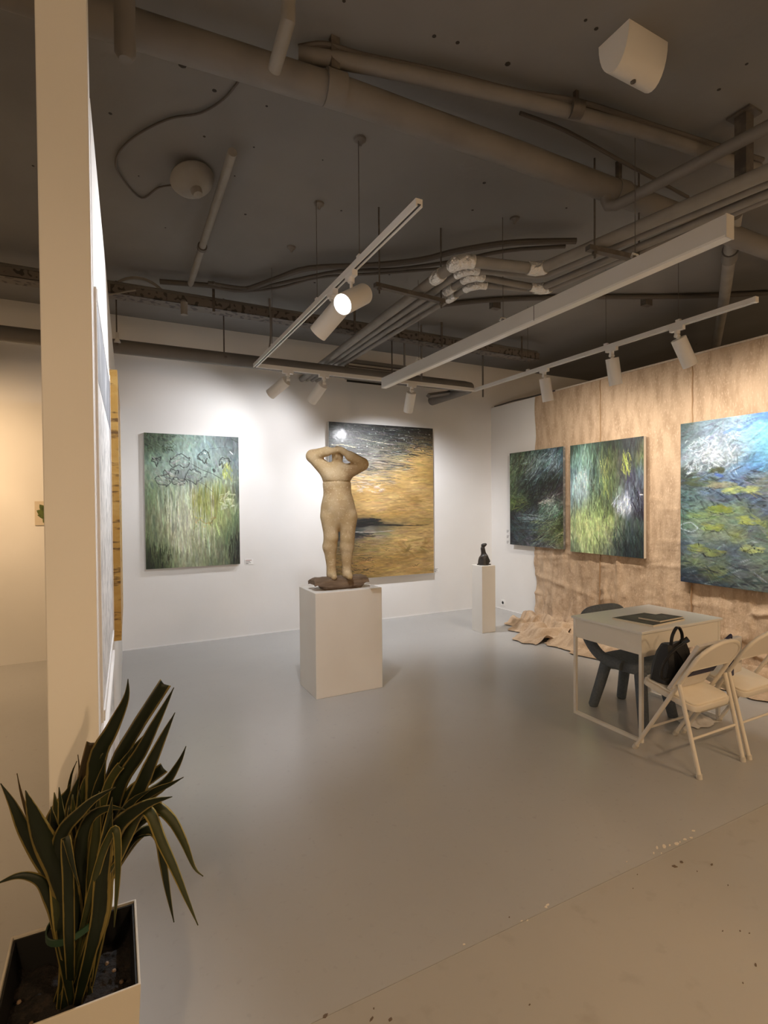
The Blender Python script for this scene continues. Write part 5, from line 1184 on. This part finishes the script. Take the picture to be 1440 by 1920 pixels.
rl = random.Random(21)
def leaf(pix, wpx, D0, D1, mat='leaf', base=None, cut=False, fold=0.35, twist=0.0):
    """pix: image polyline root to tip giving the pose; distances D0 (root) to D1 (tip) along the view; width in photo pixels at the widest place"""
    n = len(pix); pts = []
    for k, (x, y) in enumerate(pix):
        w = k/(n-1); pts.append(at_d(x, y, D0+(D1-D0)*w))
    if base is not None: pts = [Vector(base)]+pts
    pts = smooth_path(pts, 4); m = len(pts)
    L = [0]
    for k in range(1, m): L.append(L[-1]+(pts[k]-pts[k-1]).length)
    W = wpx*D1/FPX; vv = []; uvs = []
    for k, q in enumerate(pts):
        s = L[k]/L[-1]
        prof = (0.55+0.45*math.sin(min(1, s/0.6)*math.pi/2)) if s < 0.6 else (1-((s-0.6)/0.4)**2.2)
        if cut and s > 0.6: prof = 1.0-0.1*(s-.6)
        hw = max(0.0006, 0.5*W*prof)
        d = (pts[min(k+1, m-1)]-pts[max(k-1, 0)]).normalized(); view = (q-Vector((0, 0, CAM_H))).normalized()
        side = d.cross(view).normalized(); nn = side.cross(d).normalized()
        a = twist*s; side, nn = side*math.cos(a)+nn*math.sin(a), nn*math.cos(a)-side*math.sin(a)
        for j in range(5):
            u = j/4*2-1; vv.append(q+side*(hw*u)+nn*(fold*hw*(abs(u)**1.4-0.5))); uvs.append((j/4, s))
    ff = [(k*5+j, k*5+j+1, k*5+6+j, k*5+5+j) for k in range(m-1) for j in range(4)]
    me = bpy.data.meshes.new('leaf'); me.from_pydata([tuple(q) for q in vv], [], ff); me.update()
    l = me.uv_layers.new(name='uv')
    for lp in me.loops: l.data[lp.index].uv = uvs[lp.vertex_index]
    me.polygons.foreach_set('use_smooth', [True]*len(me.polygons)); me.materials.append(MAT[mat])
    o = link('leaf', me, t); md = o.modifiers.new('thick', 'SOLIDIFY'); md.thickness = 0.0022; md.offset = 0
    return o
R0 = lambda dx=0, dy=0: (-0.098+dx, 1.352+dy, 0.50)
LV = [
 ([(165,1700),(180,1560),(181,1431),(210,1367),(236,1310),(240,1273)], 34, 1.24, 1.22, 'leaf', False, .35),
 ([(170,1690),(195,1540),(216,1437),(254,1367),(280,1326),(309,1281)], 24, 1.26, 1.25, 'leaf', True, .7),
 ([(172,1690),(205,1540),(227,1466),(262,1413),(286,1367),(309,1323),(326,1289)], 27, 1.22, 1.20, 'leaf', False, .45),
 ([(178,1700),(225,1560),(266,1470),(280,1437),(306,1381),(328,1336)], 29, 1.21, 1.16, 'leaf', False, .3),
 ([(175,1690),(225,1560),(262,1504),(309,1469),(335,1431),(349,1399)], 25, 1.25, 1.22, 'leaf', False, .4),
 ([(180,1690),(220,1560),(256,1506),(291,1483),(320,1470),(344,1457)], 22, 1.2, 1.17, 'leaf', False, .4),
 ([(165,1700),(190,1620),(210,1568),(233,1536),(277,1507),(323,1494)], 33, 1.17, 1.12, 'leaf', False, .35),
 ([(190,1680),(235,1570),(268,1524),(293,1513),(321,1536),(344,1577),(364,1626),(381,1643)], 21, 1.22, 1.18, 'leaf_pale', False, .5),
 ([(190,1680),(235,1575),(262,1522),(282,1526),(303,1577),(327,1629),(350,1685),(371,1735)], 21, 1.18, 1.12, 'leaf_pale', False, .5),
 ([(190,1680),(240,1590),(275,1556),(298,1570),(306,1617),(315,1673),(326,1729)], 17, 1.22, 1.2, 'leaf', False, .5),
 ([(185,1690),(227,1611),(248,1580),(266,1568),(284,1566)], 13, 1.22, 1.2, 'leaf', False, .5),
 ([(180,1640),(205,1570),(217,1556),(221,1590),(220,1658),(214,1738)], 14, 1.12, 1.10, 'leaf_pale', False, .4),
 ([(135,1760),(128,1690),(112,1632),(87,1585),(66,1536),(48,1482)], 46, 1.14, 1.08, 'leaf', False, .35),
 ([(128,1740),(105,1660),(70,1600),(44,1553),(23,1507),(1,1469)], 26, 1.18, 1.15, 'leaf', False, .4),
 ([(125,1720),(95,1620),(60,1550),(41,1492),(32,1450)], 8, 1.2, 1.19, 'leaf_dry', False, .3),
 ([(118,1790),(105,1720),(93,1685),(78,1655),(55,1643),(29,1643),(-8,1658)], 22, 1.14, 1.08, 'leaf', False, .4),
 ([(135,1700),(112,1600),(102,1545),(116,1504),(126,1486),(132,1470)], 44, 1.27, 1.28, 'leaf', False, .3),
 ([(150,1690),(150,1560),(152,1472),(160,1431),(170,1392)], 16, 1.28, 1.28, 'leaf_dry', True, .5),
 ([(148,1690),(146,1550),(149,1454),(146,1415)], 8, 1.29, 1.29, 'leaf_dry', False, .3),
 ([(140,1690),(124,1560),(131,1466),(144,1427)], 10, 1.29, 1.29, 'leaf', False, .3),
 ([(120,1760),(113,1660),(110,1590),(122,1553),(146,1527),(175,1500),(216,1476)], 27, 1.13, 1.08, 'leaf', False, .45),
 ([(150,1690),(152,1590),(168,1535),(204,1515),(234,1518)], 28, 1.15, 1.12, 'leaf', False, .35),
 ([(170,1690),(205,1550),(242,1489),(280,1460),(307,1440)], 22, 1.23, 1.22, 'leaf', True, .3),
 ([(155,1690),(150,1560),(155,1483),(169,1448),(193,1412)], 15, 1.24, 1.23, 'leaf_pale', False, .5),
 ([(165,1690),(195,1540),(215,1465),(240,1425),(272,1376)], 46, 1.27, 1.26, 'leaf', False, .3),
 ([(160,1690),(180,1560),(200,1480),(215,1450),(226,1436)], 16, 1.2, 1.19, 'leaf_pale', True, .5),
 ([(130,1760),(128,1650),(124,1600),(124,1570),(136,1620),(148,1660)], 20, 1.10, 1.07, 'leaf', False, .35),
 ([(165,1690),(190,1560),(205,1500),(225,1440),(250,1400)], 30, 1.22, 1.22, 'leaf', False, .35),
 ([(160,1690),(172,1560),(182,1490),(198,1425)], 34, 1.23, 1.23, 'leaf', False, .3),
 ([(150,1690),(138,1580),(134,1510),(150,1452)], 30, 1.25, 1.26, 'leaf', False, .3),
 ([(170,1690),(215,1560),(245,1506),(284,1480)], 26, 1.19, 1.17, 'leaf', False, .4),
 ([(180,1690),(226,1590),(262,1545),(302,1528)], 20, 1.2, 1.18, 'leaf', False, .4),
]
for k, (pix, w, D0, D1, mt, cut, fold) in enumerate(LV):
    ang = rl.uniform(0, 6.28); rad = rl.uniform(0.005, 0.032)
    leaf(pix, w, D0, D1, mt, base=R0(rad*math.cos(ang), rad*math.sin(ang)), cut=cut, fold=fold, twist=rl.uniform(-.3, .3))
for k in range(38):      # the upright inner leaves of the clump
    bx_ = rl.uniform(100, 205); tyy_ = rl.uniform(1470, 1620); D = rl.uniform(1.12, 1.27); lean = (bx_-150)*0.55
    ang = rl.uniform(0, 6.28); rad = rl.uniform(0.0, 0.036)
    leaf([(150+(bx_-150)*.75, 1735), (150+(bx_-150)*.95, 1650), (bx_+lean*.3, (1650+tyy_)/2), (bx_+lean*.8, tyy_)], rl.uniform(18, 36), D, D-0.01, rl.choice(['leaf', 'leaf', 'leaf', 'leaf_pale']), base=R0(rad*math.cos(ang), rad*math.sin(ang)), fold=rl.uniform(.2, .5), twist=rl.uniform(-.5, .5))
tc_ = at_d(146, 1718, 1.165); rx = 0.060
pts = [Vector((tc_.x+rx*math.cos(2*math.pi*i/28), tc_.y+0.060*math.sin(2*math.pi*i/28), tc_.z+0.018*math.cos(2*math.pi*i/28))) for i in range(28)]
m = MB(); vv = []
for q in pts:
    c_ = Vector((tc_.x, tc_.y, q.z)); n_ = (q-c_).normalized()*0.0015
    vv += [q-n_+Vector((0, 0, -.007)), q+n_+Vector((0, 0, -.007)), q+n_+Vector((0, 0, .007)), q-n_+Vector((0, 0, .007))]
m.add(vv, [(k*4+i, ((k+1) % 28)*4+i, ((k+1) % 28)*4+(i+1) % 4, k*4+(i+1) % 4) for k in range(28) for i in range(4)]); m.build('tie_band', MAT['tie'], t)
